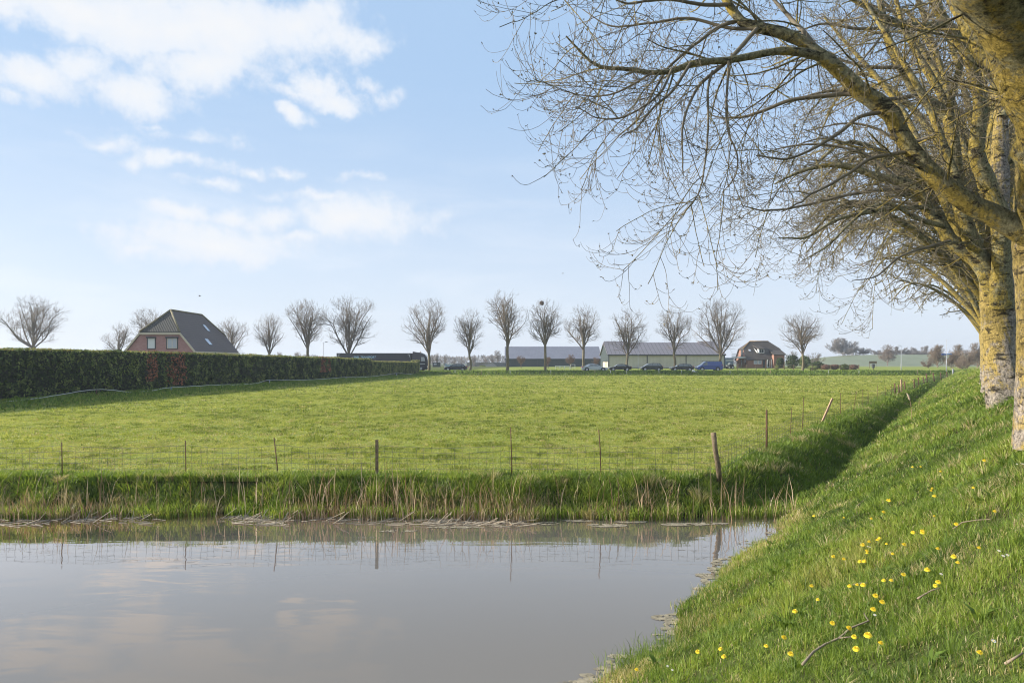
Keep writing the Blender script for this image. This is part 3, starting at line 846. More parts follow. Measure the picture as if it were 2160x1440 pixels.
def buds(P, rng, size, prob=0.8, per=3):
    tips = P[:, -1]; T = P[:, -1] - P[:, -2]; T /= np.linalg.norm(T, axis=1, keepdims=True) + 1e-9
    k = rng.uniform(0, 1, len(tips)) < prob
    tips = np.repeat(tips[k], per, 0); T = np.repeat(T[k], per, 0)
    d = T + rng.normal(0, 0.75, T.shape); d /= np.linalg.norm(d, axis=1, keepdims=True)
    s = np.cross(d, rng.normal(0, 1, d.shape)); s /= np.linalg.norm(s, axis=1, keepdims=True) + 1e-9
    L = size * rng.uniform(0.5, 1.3, len(tips))[:, None]
    V = np.stack([tips, tips + d * L * .5 + s * L * .22, tips + d * L, tips + d * L * .5 - s * L * .22], 1)
    return V.reshape(-1, 3), np.arange(len(tips) * 4).reshape(-1, 4)

def crown_mesh(name, groups, mats, bud=None):
    V, Q = tubes([g[:3] for g in groups])
    mi = np.concatenate([np.full(g[0].shape[0] * (g[0].shape[1] - 1) * g[2], g[3] if len(g) > 3 else 0, int) for g in groups])
    if bud is not None:
        Q = np.concatenate([Q, bud[1] + len(V)]); mi = np.concatenate([mi, np.ones(len(bud[1]), int)]); V = np.concatenate([V, bud[0]])
    return fast_mesh(name, V, [Q], mats, True, None, mi)

m_bud = pbr('buds', (0.16, 0.13, 0.06), 0.7, var=0.4, vscale=6)

def trunk_mesh(name, pts, radii, sides, mat, seed=0, amp=0.05, n=60, flare=0.35, flare_h=0.5):
    P, Rr = resample(pts, radii, n)
    h = P[:, 2] - P[0, 2]
    Rr = Rr * (1 + flare * np.exp(-h / flare_h))
    V, Q = tubes([(P[None], Rr[None], sides)])
    V = V.reshape(n, sides, 3)
    a = np.arange(sides) / sides * 2 * np.pi
    A, Hh = np.meshgrid(a, h)
    dsp = (vnoise(np.cos(A) * 1.6 + 5, Hh * 1.3 + np.sin(A) * 1.6, seed, 3) - 0.5) * amp + (vnoise(np.cos(A) * 5 + 5, Hh * 5 + np.sin(A) * 5, seed + 7, 3) - 0.5) * amp * 0.5
    dsp += flare * 0.12 * np.exp(-Hh / flare_h) * np.sin(A * 5 + seed)
    dirn = V - P[:, None, :]
    dirn /= np.linalg.norm(dirn, axis=2, keepdims=True)
    V = V + dirn * (dsp * 1.0)[:, :, None]
    return fast_mesh(name, V.reshape(-1, 3), [Q], mat, True), P, Rr

def knot(parent, p, d, r):
    """a healed pruning wound: raised ring with a pale face"""
    p = Vector(p); d = Vector(d).normalized()
    mb = MB()
    mb.tube([p - d * r * 0.8, p, p + d * r * 0.22, p + d * r * 0.26], [r * 1.5, r * 1.22, r * 0.98, r * 0.80], 16, 0, False)
    mb.tube([p + d * r * 0.26, p + d * r * 0.16, p + d * r * 0.14], [r * 0.80, r * 0.70, r * 0.05], 16, 1, False)
    return mb.build('pruning_scar', [m_bark, m_knot], parent, True)
m_knot = pbr('pruning wood', (0.33, 0.27, 0.21), 0.85, var=0.4, vscale=18, bump=0.5, bscale=40)

LP = []
def near_tree(name, label, base, trunk_pts, trunk_r, limbs, seed, lod=1.0, extra=None, tw=1.0, knots=(), den=1.0):
    """limbs: list of (pts world, r0, r1)"""
    rg = np.random.default_rng(seed)
    root = empty(name, (0, 0, 0), label=label, cat='tree', group='bare trees in a row along the bank')
    me, TP, TR = trunk_mesh('trunk', trunk_pts, trunk_r, 40 if lod > 0.8 else 20, m_bark, seed, 0.07 if lod > .8 else .05, flare=.16)
    link('trunk', me, root)
    N0 = 26
    LPs, LRs = [], []
    for (pts, r0, r1) in limbs:
        P, Rr = resample(pts, np.linspace(1, 0, len(pts)) ** 0.8 * (r0 - r1) + r1, N0)
        wob = rg.normal(0, 1, (N0, 3)); wob = np.cumsum(wob, 0) * 0.006 * np.linspace(0, 1, N0)[:, None]
        P = P + wob
        LPs.append(P); LRs.append(Rr)
        if r0 > 0.045:
            V, Q = tubes([(P[None], Rr[None], 16 if lod > .8 else 9)])
            Vn = V.reshape(N0, -1, 3); nn = vnoise(Vn[:, :, 0] * 4 + Vn[:, :, 1] * 3, Vn[:, :, 2] * 4, seed, 3)[:, :, None] - 0.5
            dd = Vn - P[:, None]; V = (Vn + dd * nn * 0.45).reshape(-1, 3)
            link('limb', fast_mesh('limb', V, [Q], m_limb, True), root)
    LPs = np.array(LPs); LRs = np.array(LRs)
    thin = LRs[:, 0] <= 0.045
    groups = []
    if thin.any():
        groups.append((LPs[thin], LRs[thin], 6))
    q = lod
    k1 = kids(LPs, LRs, 3.6 * q * den, 0.20, 1.0, 52, 1.20, 12, 0.55, 0.30, 0.08, 0.40, rg, 0.006 * tw, 0.4, (0, 0, 0.0), 0.2, 0, 0.014 * max(1, tw * .75))
    k2 = kids(*k1, 5.0 * q, 0.10, 1.0, 46, 0.72, 10, 0.8, 1.5, 0.07, 0.55, rg, 0.0036 * tw, 0.5, (0, 0, -0.05), 0.15)
    k3 = kids(*k2, 4.6 * q, 0.15, 1.0, 42, 0.34, 7, 0.7, 1.9, 0.06, 0.6, rg, 0.0025 * tw, 0.55, (0, 0, -0.05), 0.2)
    groups += [(k1[0], k1[1], 5, 2), (k2[0], k2[1], 3), (k3[0], k3[1], 3)]
    bd = np.concatenate([k3[0][:, -2:], k2[0][:, -2:], k3[0][:, 2:4], k2[0][:, 5:7]])
    bv = buds(bd, rg, 0.024 * tw, 0.5, 4)
    me = crown_mesh('crown', groups, [m_twig, m_bud, m_limb], bv)
    link('crown', me, root)
    for (p, d, r) in knots:
        knot(root, p, d, r)
    return root

def LW(lst, Y0, Y1, wig=0.0, seed=0):
    """picture-angle points walked from depth Y0 to Y1"""
    n = len(lst); rg = np.random.default_rng(seed)
    yy = np.linspace(Y0, Y1, n) + np.cumsum(rg.normal(0, wig, n)) * (np.arange(n) > 0)
    return [W(px, py, y) for (px, py), y in zip(lst, yy)]

# tree by the frame's right edge
T1x, T1y = 5.90, 7.3
z1 = float(H(T1x, T1y))
t1_trunk = [(T1x, T1y, z1 - 0.15), (T1x - .02, T1y, z1 + 0.6), (T1x - .01, T1y, z1 + 1.6), (T1x - .02, T1y, 3.8), (T1x + 0.0, T1y + .05, 5.0), (T1x + .1, T1y + .2, 7.5), (T1x + .1, T1y + .3, 10), (T1x, T1y + .2, 13)]
t1_r = [.40, .385, .40, .43, .38, .28, .18, .05]
G1 = LW([(2205, 520), (2125, 470), (2033, 423), (1983, 383), (1940, 340), (1900, 287), (1877, 240), (1813, 193), (1773, 153), (1733, 120), (1670, 77), (1597, 60), (1560, 43), (1540, 5), (1500, -60), (1440, -140)], 7.25, 7.9)
G2 = LW([(1733, 120), (1700, 112), (1650, 107), (1617, 112), (1550, 125), (1503, 130), (1457, 133), (1417, 147), (1380, 152), (1333, 145), (1263, 137), (1223, 107), (1190, 70)], 7.62, 7.2)
gl1 = [
 (G1, .120, .028), (G2, .050, .008),
 (LW([(2240, 470), (2240, 310), (2200, 150), (2125, 0), (2040, -150), (1950, -380)], 7.2, 5.0), .40, .28),
 (LW([(1597, 60), (1547, 117), (1517, 143), (1467, 187), (1443, 240), (1433, 300), (1433, 370)], 7.7, 7.1), .026, .006),
 (LW([(1560, 43), (1517, 57), (1477, 87), (1437, 120), (1407, 150), (1375, 200), (1340, 260), (1300, 290)], 7.8, 7.4), .024, .005),
 (LW([(1503, 150), (1493, 190), (1493, 250), (1488, 320), (1481, 370), (1465, 415), (1430, 450)], 7.4, 7.2), .015, .005),
 (LW([(1537, 130), (1533, 233), (1540, 283), (1557, 327), (1550, 370), (1520, 400)], 7.35, 7.1), .014, .004),
 (LW([(1457, 133), (1420, 190), (1380, 230), (1340, 280), (1310, 300)], 7.3, 7.0), .018, .005),
 (LW([(1417, 147), (1390, 200), (1330, 240), (1270, 255), (1210, 235)], 7.3, 6.9), .015, .004),
 (LW([(1380, 152), (1310, 190), (1250, 200), (1190, 180)], 7.3, 7.5), .012, .004),
 (LW([(1860, 237), (1813, 247), (1773, 280), (1733, 306), (1700, 325), (1650, 335), (1600, 325)], 7.5, 6.9), .024, .007),
 (LW([(1917, 320), (1873, 327), (1833, 337), (1787, 370), (1733, 400), (1695, 425), (1655, 445)], 7.45, 7.0), .025, .006),
 (LW([(1820, 197), (1767, 200), (1667, 213), (1600, 240), (1540, 250), (1500, 240)], 7.55, 8.1), .030, .006),
 (LW([(1600, 60), (1540, 60), (1450, 40), (1370, 50), (1290, 55), (1230, 20)], 7.7, 8.2), .022, .005),
 (LW([(1545, 10), (1480, 10), (1400, 0), (1320, 10), (1250, -20)], 7.8, 7.4), .024, .005),
 (LW([(1500, -60), (1420, -50), (1330, -60), (1240, -30), (1180, 10)], 7.8, 7.0), .022, .005),
 (LW([(1733, 118), (1690, 60), (1640, 10), (1580, -60)], 7.6, 8.2), .035, .010),
 (LW([(2033, 423), (2000, 330), (1960, 230), (1900, 120), (1840, 20), (1790, -80)], 7.35, 9.0), .05, .012),
 (LW([(2215, 360), (2150, 230), (2060, 90), (1990, -40), (1880, -200)], 7.3, 8.4), .12, .05),
]
gl1 += [([(T1x, T1y, 5.5), (T1x + 1.6, T1y - .6, 7.2), (T1x + 3.2, T1y - 1.0, 8.6), (T1x + 4.4, T1y - 1.2, 9.2)], .14, .03),
        ([(T1x, T1y, 6.5), (T1x + .9, T1y + 1.6, 8.6), (T1x + 1.8, T1y + 2.6, 10.8)], .12, .03),
        ([(T1x, T1y, 7.5), (T1x - 1.2, T1y - .4, 9.6), (T1x - 2.6, T1y - 1.4, 11.3)], .12, .03)]
near_tree('bank_tree', 'thickest bare tree at the right edge, its long limb arching left over the pasture', None, t1_trunk, t1_r, gl1, 3, den=1.15,
          knots=[(W(1893, 283, 7.42), (-.3, -1, -.1), .045), (W(2175, 400, 6.98), (-.5, -1, 0), .05)])

# second tree
Y2 = 14.0
T2x = (2127 - CX) / F * Y2
z2 = float(H(T2x, Y2))
def v(x, y, z): return np.array((x, y, z))
t2_trunk = [(T2x, Y2, z2 - .15), W(2118, 800, Y2), W(2112, 700, Y2), W(2106, 620, Y2), W(2104, 560, Y2), W(2105, 480, Y2 + .1), W(2108, 350, Y2 + .3), W(2112, 150, Y2 + .5), W(2100, -120, Y2 + .6)]
t2_r = [.32, .305, .31, .325, .29, .21, .17, .11, .04]
gl2 = [
 (LW([(2112, 670), (2085, 590), (2050, 540), (2004, 508), (1989, 477), (1955, 437), (1937, 401), (1894, 379), (1852, 370), (1806, 352), (1750, 345), (1690, 360), (1640, 385)], 13.9, 14.6), .17, .015),
 (LW([(2112, 660), (2092, 580), (2060, 530), (2047, 500), (2030, 450), (2023, 393), (2013, 317), (2003, 260), (1993, 233), (1940, 200), (1900, 143), (1873, 93), (1863, 60), (1850, 0), (1830, -60)], 14.0, 13.4), .17, .04),
 (LW([(2003, 250), (1985, 200), (1967, 167), (1933, 107), (1910, 60), (1893, 0), (1880, -60)], 13.6, 14.2), .085, .03),
 (LW([(2003, 245), (2005, 217), (2020, 160), (2033, 107), (2040, 40), (2035, -40)], 13.6, 13.2), .075, .025),
 (LW([(2112, 650), (2112, 570), (2112, 500), (2110, 447), (2080, 377), (2060, 325), (2063, 283), (2068, 220), (2060, 187), (2043, 117), (2013, 73), (1977, 20), (1950, -40)], 13.8, 12.6), .19, .06),
 (LW([(2018, 78), (2000, 57), (1933, 55), (1883, 43), (1833, 17), (1780, -10)], 12.8, 12.5), .10, .03),
 (LW([(1883, 43), (1850, 90), (1810, 140), (1800, 200)], 12.7, 12.3), .03, .008),
 (LW([(2030, 450), (1990, 400), (1960, 350), (1920, 325), (1880, 330), (1820, 345)], 14.0, 15.2), .06, .012),
 (LW([(2000, 260), (1960, 290), (1900, 300), (1840, 270), (1780, 260), (1700, 275)], 13.7, 14.4), .045, .01),
 (LW([(1955, 437), (1880, 440), (1820, 450), (1760, 465), (1700, 500), (1640, 500)], 14.1, 13.6), .055, .010),
 (LW([(1989, 477), (1930, 460), (1880, 433), (1830, 445), (1790, 480), (1740, 530), (1690, 560)], 14.0, 13.3), .05, .008),
 (LW([(1937, 401), (1870, 400), (1790, 410), (1700, 430), (1620, 440), (1570, 430)], 14.3, 13.8), .045, .010),
 (LW([(1894, 379), (1830, 330), (1760, 310), (1680, 310), (1600, 330)], 14.4, 14.9), .04, .010),
 (LW([(1940, 200), (1870, 210), (1800, 195), (1730, 200), (1650, 230)], 13.5, 13.0), .045, .010),
 (LW([(1900, 143), (1820, 140), (1740, 120), (1660, 130)], 13.5, 13.9), .04, .010),
 (LW([(1863, 60), (1800, 60), (1730, 50), (1650, 80)], 13.4, 12.9), .035, .010),
 (LW([(2004, 508), (1960, 520), (1900, 540), (1850, 580), (1800, 590)], 13.9, 13.2), .035, .008),
 (LW([(2050, 540), (1990, 420), (1940, 300), (1880, 200), (1800, 110), (1740, 40)], 14.2, 16.5), .10, .02),
 (LW([(2110, 480), (2090, 300), (2110, 150), (2090, 0)], 14.3, 15.6), .09, .03),
 ([W(2112, 350, 14.3), v(T2x + 1.3, 13.6, 7.6), v(T2x + 2.8, 13.1, 9), v(T2x + 4.4, 13, 9.3)], .10, .02),
 ([W(2112, 250, 14.3), v(T2x + 1.5, 14.8, 9.4), v(T2x + 2.6, 15.4, 11.5)], .10, .02),
]
near_tree('bank_tree', 'second bare tree from the right edge, yellow lichen trunk with pale round pruning scar', None, t2_trunk, t2_r, gl2, 5, tw=1.15, lod=0.92, den=1.0,
          knots=[(W(2107, 597, Y2 - .34), (-.1, -1, 0.0), .085), (W(2102, 548, Y2 - .29), (0, -1, 0), .03)])

def row_tree(label, Yd, pxc, seed, lod, tw, hgt=15.5, lean=-0.9):
    """further trees of the row: several rising limbs, outer ones arching to the pasture"""
    rg = np.random.default_rng(seed)
    bx = (pxc - CX) / F * Yd; bz = float(H(bx, Yd))
    tr = [(bx, Yd, bz - .15), (bx + .02, Yd, bz + 1), (bx - .02, Yd, bz + 2.3), (bx - .1, Yd + .1, bz + 3.6), (bx - .15, Yd, bz + 6), (bx, Yd, bz + 9), (bx, Yd, bz + hgt - 1)]
    rr = [.36, .34, .35, .30, .18, .11, .03]
    limbs = []
    for k in range(18):
        a = rg.uniform(-2.6, 2.6) + math.pi if k < 12 else rg.uniform(0, 6.28)
        if k < 8: a = math.pi + rg.uniform(-0.9, 0.9)
        reach = rg.uniform(4.2, 6.4) if k < 8 else rg.uniform(2.5, 5)
        top = rg.uniform(3.5, 6.0) if k < 8 else rg.uniform(6.5, hgt - bz - 1)
        z0 = bz + rg.uniform(2.2, 3.6) + (0 if k < 6 else rg.uniform(0, 3))
        dx, dy = math.cos(a), math.sin(a)
        tipz = z0 + top * (0.55 if k < 8 else 1.0)
        p = [(bx, Yd, z0), (bx + dx * reach * .22, Yd + dy * reach * .22, z0 + top * .38), (bx + dx * reach * .5, Yd + dy * reach * .5, z0 + top * .75),
             (bx + dx * reach * .8, Yd + dy * reach * .8, z0 + top * (.92 if k < 8 else 1.0)), (bx + dx * reach * 1.05, Yd + dy * reach * 1.05, tipz)]
        limbs.append(([np.array(q) for q in p], .14 if k < 8 else .10, .015))
        for _ in range(2):
            f = rg.uniform(.45, .8); q0 = np.array(p[2]) * (1 - f) + np.array(p[3]) * f
            a2 = a + rg.uniform(-.9, .9); L2 = rg.uniform(1.5, 2.8)
            q1 = q0 + np.array((math.cos(a2) * L2 * .5, math.sin(a2) * L2 * .5, .25)); q2 = q0 + np.array((math.cos(a2) * L2, math.sin(a2) * L2, -.25 if k < 8 else .9))
            limbs.append(([q0, q1, q2], .04, .008))
    return near_tree('bank_tree', label, None, tr, rr, limbs, seed, lod=lod, tw=tw)
row_tree('third bare tree from the right edge, only a strip of its trunk showing', 20.3, 2101, 11, 0.80, 1.9)
row_tree('fourth bare tree of the bank row, low crown sweeping left behind the larger ones', 27.2, 2092, 12, 0.62, 2.6)
row_tree('fifth bare tree of the bank row, slim trunk standing beside the path of grass', 34.0, 2087, 13, 0.48, 3.3)
row_tree('sixth bare tree of the bank row, mostly hidden behind nearer trunks', 43.0, 2085, 14, 0.40, 4.2, 14)
row_tree('last bare tree of the bank row, small low crown nearest the road', 54.0, 2078, 15, 0.35, 5.0, 13)

# far field trees
def far_tree(name, label, px, py_top, w_px, Yd, seed, group, base_py=None, fork=0.22, nl=9, tw=1.0, mats=None, dens=1.0, cat='tree', shape=1.0, lean=0.0, spread=1.0, bz=None, skew=0.0, dome=False):
    rg = np.random.default_rng(seed)
    bx = (px - CX) / F * Yd
    bz = float(H(bx, Yd)) if bz is None else bz
    top = EYE + (HOR - py_top) / F * Yd
    Hh = top - bz; Wd = w_px / F * Yd
    fh = Hh * fork
    mats = mats or (m_farbark, m_fartwig)
    root = empty(name, (bx, Yd, bz), label=label, cat=cat, group=group)
    tr = 0.017 * Hh * (1.0 if tw < 3 else .7) + .02
    trunk = np.array([(0, 0, -0.1), (rg.normal(0, .01 * Hh), 0, fh * .5), (lean * fh, 0, fh), (lean * fh * 1.2 + rg.normal(0, .015 * Hh), 0, fh + Hh * .25), (rg.normal(0, .02 * Hh), 0, fh + Hh * .45)])
    me, _, _ = trunk_mesh('trunk', trunk, [tr * 1.05, tr, tr * .95, tr * .6, tr * .35], 10, mats[0], seed, 0.05, 24, 0.5, 0.35)
    link('trunk', me, root)
    cz = fh + (Hh - fh) * 0.52; rz = (Hh - fh) * 0.5; rx = Wd / 2 * 1.10
    P, RA = [], []
    for k in range(nl):
        a = 2 * math.pi * (k + rg.uniform(-.3, .3)) / nl * 1.0
        e = (rg.uniform(-0.05, 1.2) if k % 3 else rg.uniform(0.8, 1.5)) if not dome else rg.uniform(-.75, 1.5)
        tgt = np.array((math.cos(a) * math.cos(e) * rx * .95 + skew * rx, math.sin(a) * math.cos(e) * rx * .95, cz + math.sin(e) * rz * .85 - rz * .1))
        z0 = fh * rg.uniform(.9, 1.1) + Hh * rg.uniform(0, .22) * (e > .8)
        p0 = np.array((lean * fh, 0, z0))
        c1 = p0 + np.array((tgt[0] * .30 * spread, tgt[1] * .30 * spread, (tgt[2] - z0) * .42)) + rg.normal(0, .02 * Hh, 3)
        c2 = p0 + np.array(((tgt[0] - p0[0]) * .68 * shape, tgt[1] * .68 * shape, (tgt[2] - z0) * .76)) + rg.normal(0, .02 * Hh, 3)
        pp, rr = resample([p0, c1, c2, tgt], [tr * .55, tr * .42, tr * .25, tr * .1], 10)
        P.append(pp); RA.append(rr)
    P = np.array(P); RA = np.array(RA)
    s = Hh / 15.0
    mn = 0.0120 * tw * s
    k1 = kids(P, RA, 1.5 * dens / s, 0.15, 1, 46, 3.5 * s, 7, 0.10, .22, .05, .55, rg, mn * 1.5, .4, (0, 0, .05), .40)
    k2 = kids(*k1, 2.2 * dens / s, 0.15, 1, 42, 1.8 * s, 5, 0.0, .3, .06, .6, rg, mn * 1.1, .45, (0, 0, .05), .3)
    k3 = kids(*k2, 2.6 * dens / s, 0.15, 1, 38, .85 * s, 3, 0.0, .4, .06, .65, rg, mn * .85, .6, (0, 0, .12), .2)
    groups = []
    for (pp, rr) in (k1, k2, k3):
        m = pp[:, -1]
        inside = ((m[:, 0] - skew * rx) / rx) ** 2 + (m[:, 1] / rx) ** 2 + ((m[:, 2] - cz) / (rz * 1.04)) ** 2 < rg.uniform(0.9, 1.25, len(m))
        groups.append((pp[inside], rr[inside], 3))
    me = crown_mesh('crown', [(P, RA, 5)] + groups, [mats[1]])
    link('crown', me, root)
    return root

GF = 'bare trees lining the far road'
FT = [  # px, top, width px, fork, limbs, label
 (70, 626, 132, .32, 12, 'wide vase shaped bare tree rising behind the hedge at the far left', {'bz': .2, 'spread': 1.5}),
 (252, 680, 66, .30, 8, 'small bare tree just left of the brick house roof', {'bz': .2}),
 (316, 650, 84, .30, 9, 'bare tree top showing behind the left slope of the tiled roof', {'bz': .2}),
 (490, 669, 84, .30, 9, 'bare tree behind the right end of the tiled roof', {'bz': .2, 'skew': -.1}),
 (568, 662, 68, .28, 9, 'small dense bare tree standing alone behind the hedge between the house and a taller tree', {}),
 (649, 632, 82, .30, 10, 'tall oval bare tree beside the slim street lamp behind the hedge', {'skew': -.15}),
 (736, 622, 124, .18, 12, 'broad many limbed bare tree behind the dark lorry trailer', {'spread': 1.4}),
 (905, 629, 98, .22, 11, 'bare tree in front of the dark lorry cab', {'spread': 1.1, 'skew': -.08}),
 (990, 650, 64, .26, 9, 'narrow bare tree at the tail of the black hatchback near the lorry', {}),
 (1070, 612, 90, .26, 11, 'tallest bare tree, at the left end of the dark green shed', {'skew': -.08}),
 (1150, 632, 80, .33, 10, 'bare tree with a dark rook nest in its top', {}),
 (1231, 641, 78, .32, 9, 'bare tree growing behind the tail of the silver car', {}),
 (1324, 650, 88, .24, 9, 'low forked bare tree before the cream shed wall', {'spread': 1.2}),
 (1422, 645, 80, .26, 9, 'bare tree between the grey car and the black hatchback on the right', {}),
 (1520, 627, 118, .22, 12, 'large round bare tree standing by the blue van', {'spread': 1.3, 'skew': -.05}),
 (1693, 655, 92, .30, 10, 'neat round bare tree standing alone right of the brick farmhouse', {}),
]
for i, (px, pt, w, fk, nl, lab, kw) in enumerate(FT):
    Yd = [136, 150, 140, 139, 139, 139, 139, 131.6, 131.4, 131.2, 131.4, 141.2, 141.4, 141.6, 142, 131.8][i]
    far_tree('roadside_tree', lab, px, pt, w, Yd, 100 + i, GF, fork=fk, nl=nl, **kw)
# rook nest
p = W(1143, 639, 131.4); mb = MB(); rg = np.random.default_rng(4)
for _ in range(110):
    d = rg.normal(0, 1, 3); d /= np.linalg.norm(d); a = p + d * rg.uniform(.1, .42); e = np.cross(d, rg.normal(0, 1, 3)); e /= np.linalg.norm(e)
    mb.tube([a - e * .3, a + e * .3], .035, 3, 0, False)
tag(mb.build('bird_nest', m_twig2), 'dark rook nest of sticks high in a bare tree', 'nest')

# hazy trees beyond the dike on the right, brush beside the road, small far trees left of the sheds
for i, (px, pt, w, Yd, lab) in enumerate([
   (1778, 712, 46, 360, 'tall rounded hazy tree on the far green dike'), (1820, 733, 29, 365, 'small round hazy tree on the dike right of the tall rounded one'),
   (1856, 737, 34, 375, 'hazy pale tree left of the brown willow on the dike'), (1893, 730, 36, 372, 'hazy tree behind the slim lamp post by the dike'), (1924, 736, 34, 385, 'pale spreading tree on the dike, left one of the pair beyond the lamp post'),
   (1948, 729, 40, 380, 'pale spreading tree on the dike, right one of the pair beyond the lamp post')]):
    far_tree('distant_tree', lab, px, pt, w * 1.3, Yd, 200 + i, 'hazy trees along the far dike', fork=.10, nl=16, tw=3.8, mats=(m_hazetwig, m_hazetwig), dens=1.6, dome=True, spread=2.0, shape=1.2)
far_tree('distant_willow', 'brown bushy willow on a short trunk at the foot of the dike', 1872, 727, 36, 300, 231, None, fork=.16, nl=14, tw=2.6, mats=(m_brushtwig, m_brushtwig), dens=1.3, dome=True, spread=1.6)
for i, (px, pt, w, Yd, lab) in enumerate([
   (1958, 755, 26, 175, 'low brown bush left of the blue road sign mast'), (1978, 726, 34, 190, 'taller bare brown bush behind the blue road sign'), (2008, 745, 30, 165, 'low brown bush just right of the sign mast'),
   (2020, 727, 30, 200, 'upright bare bush between the sign mast and the tree trunks'), (2040, 735, 34, 170, 'tawny bush left of the row of trunks'), (2062, 722, 36, 180, 'tawny bush half hidden by the row of trunks'),
   (2030, 752, 26, 155, 'low dark thicket bush on the verge near the trunks')]):
    far_tree('bush', lab, px, pt, w, Yd, 240 + i, 'bare bushes at the end of the ditch', fork=.06, nl=14, tw=2.8, mats=(m_brushtwig, m_brushtwig), dens=1.3, cat='bush', spread=2.2, base_py=775, dome=True)
for i, (px, pt, w, lab) in enumerate([
   (912, 748, 16, 'slim pale far tree just right of the lorry'), (922, 744, 12, 'upright far tree beside the small dark shed'), (938, 747, 22, 'leaning far tree above the black hatchback bonnet'), (957, 751, 26, 'low spreading far tree above the black hatchback'),
   (975, 752, 14, 'small far tree above the tail of the black hatchback'), (1000, 748, 14, 'russet twigged far tree right of the narrow roadside tree'), (1024, 748, 22, 'pale rounded far tree left of the conical one'), (1038, 746, 16, 'thin far tree close left of the conical one'), (1049, 738, 20, 'conical far tree left of the dark green shed')]):
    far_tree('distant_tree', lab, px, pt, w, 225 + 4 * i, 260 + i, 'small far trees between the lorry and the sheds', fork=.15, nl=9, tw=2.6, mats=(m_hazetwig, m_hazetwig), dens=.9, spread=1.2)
for i, (px, pt, w, lab) in enumerate([(1099, 750, 22, 'small russet tree in front of the dark green shed, left of its middle post'), (1156, 752, 16, 'small russet tree half hidden by the nest tree trunk'), (1204, 747, 20, 'small brown tree before the dark green shed above the white hurdles'), (1257, 752, 16, 'small brown tree at the gap between the two sheds')]):
    far_tree('young_tree', lab, px, pt, w, 172, 280 + i, 'young trees in front of the dark green shed', fork=.2, nl=9, tw=2.6, mats=(m_leafy, m_leafy), dens=1.2)
for i, (px, pt, w, Yd, lab) in enumerate([(1722, 742, 40, 182, 'bare spreading garden tree right of the farmhouse'), (1672, 740, 26, 190, 'thin bare tree behind the evergreens of the farmhouse'), (590, 741, 16, 150, 'small shrub top peeping over the hedge left of the oval tree'), (628, 742, 24, 150, 'twiggy shrub top over the hedge beside the oval tree')]):
    far_tree('garden_tree', lab, px, pt, w, Yd, 290 + i, None, fork=.1, nl=10, tw=2.0, dens=1.0, spread=1.5)

# far woodland as one mass
rg = np.random.default_rng(9)
V, Q = [], []
for (xa, xb, Yd, hh) in [(-330, 20, 720, 9), (310, 430, 640, 11), (20, 310, 800, 6), (-900, -330, 800, 9), (430, 900, 900, 10)]:
    n = int((xb - xa) * 16)
    x = rg.uniform(xa, xb, n); y = Yd + rg.uniform(-12, 12, n)
    env = hh * (0.55 + 0.7 * vnoise(x / 14, x * 0, 3, 3))
    z = 1.0 + env * rg.uniform(0, 1, n) ** 0.7
    s = rg.uniform(.5, 1.6, n); a = rg.uniform(0, 3.14, n)
    for k in range(n):
        b0 = len(V); dx = s[k] * math.cos(a[k]) * .4
        V += [(x[k] - dx, y[k], z[k] - s[k]), (x[k] + dx, y[k] + .3, z[k] - s[k] * .9), (x[k] + dx * .6, y[k], z[k] + s[k]), (x[k] - dx * .7, y[k] - .3, z[k] + s[k] * .8)]
        Q.append((b0, b0 + 1, b0 + 2, b0 + 3))
me = bpy.data.meshes.new('far_woodland'); me.from_pydata(V, [], Q); me.materials.append(m_hazetwig)
tag(link('far_woodland', me), 'thin blue grey line of woods on the horizon', 'woodland', kind='stuff')

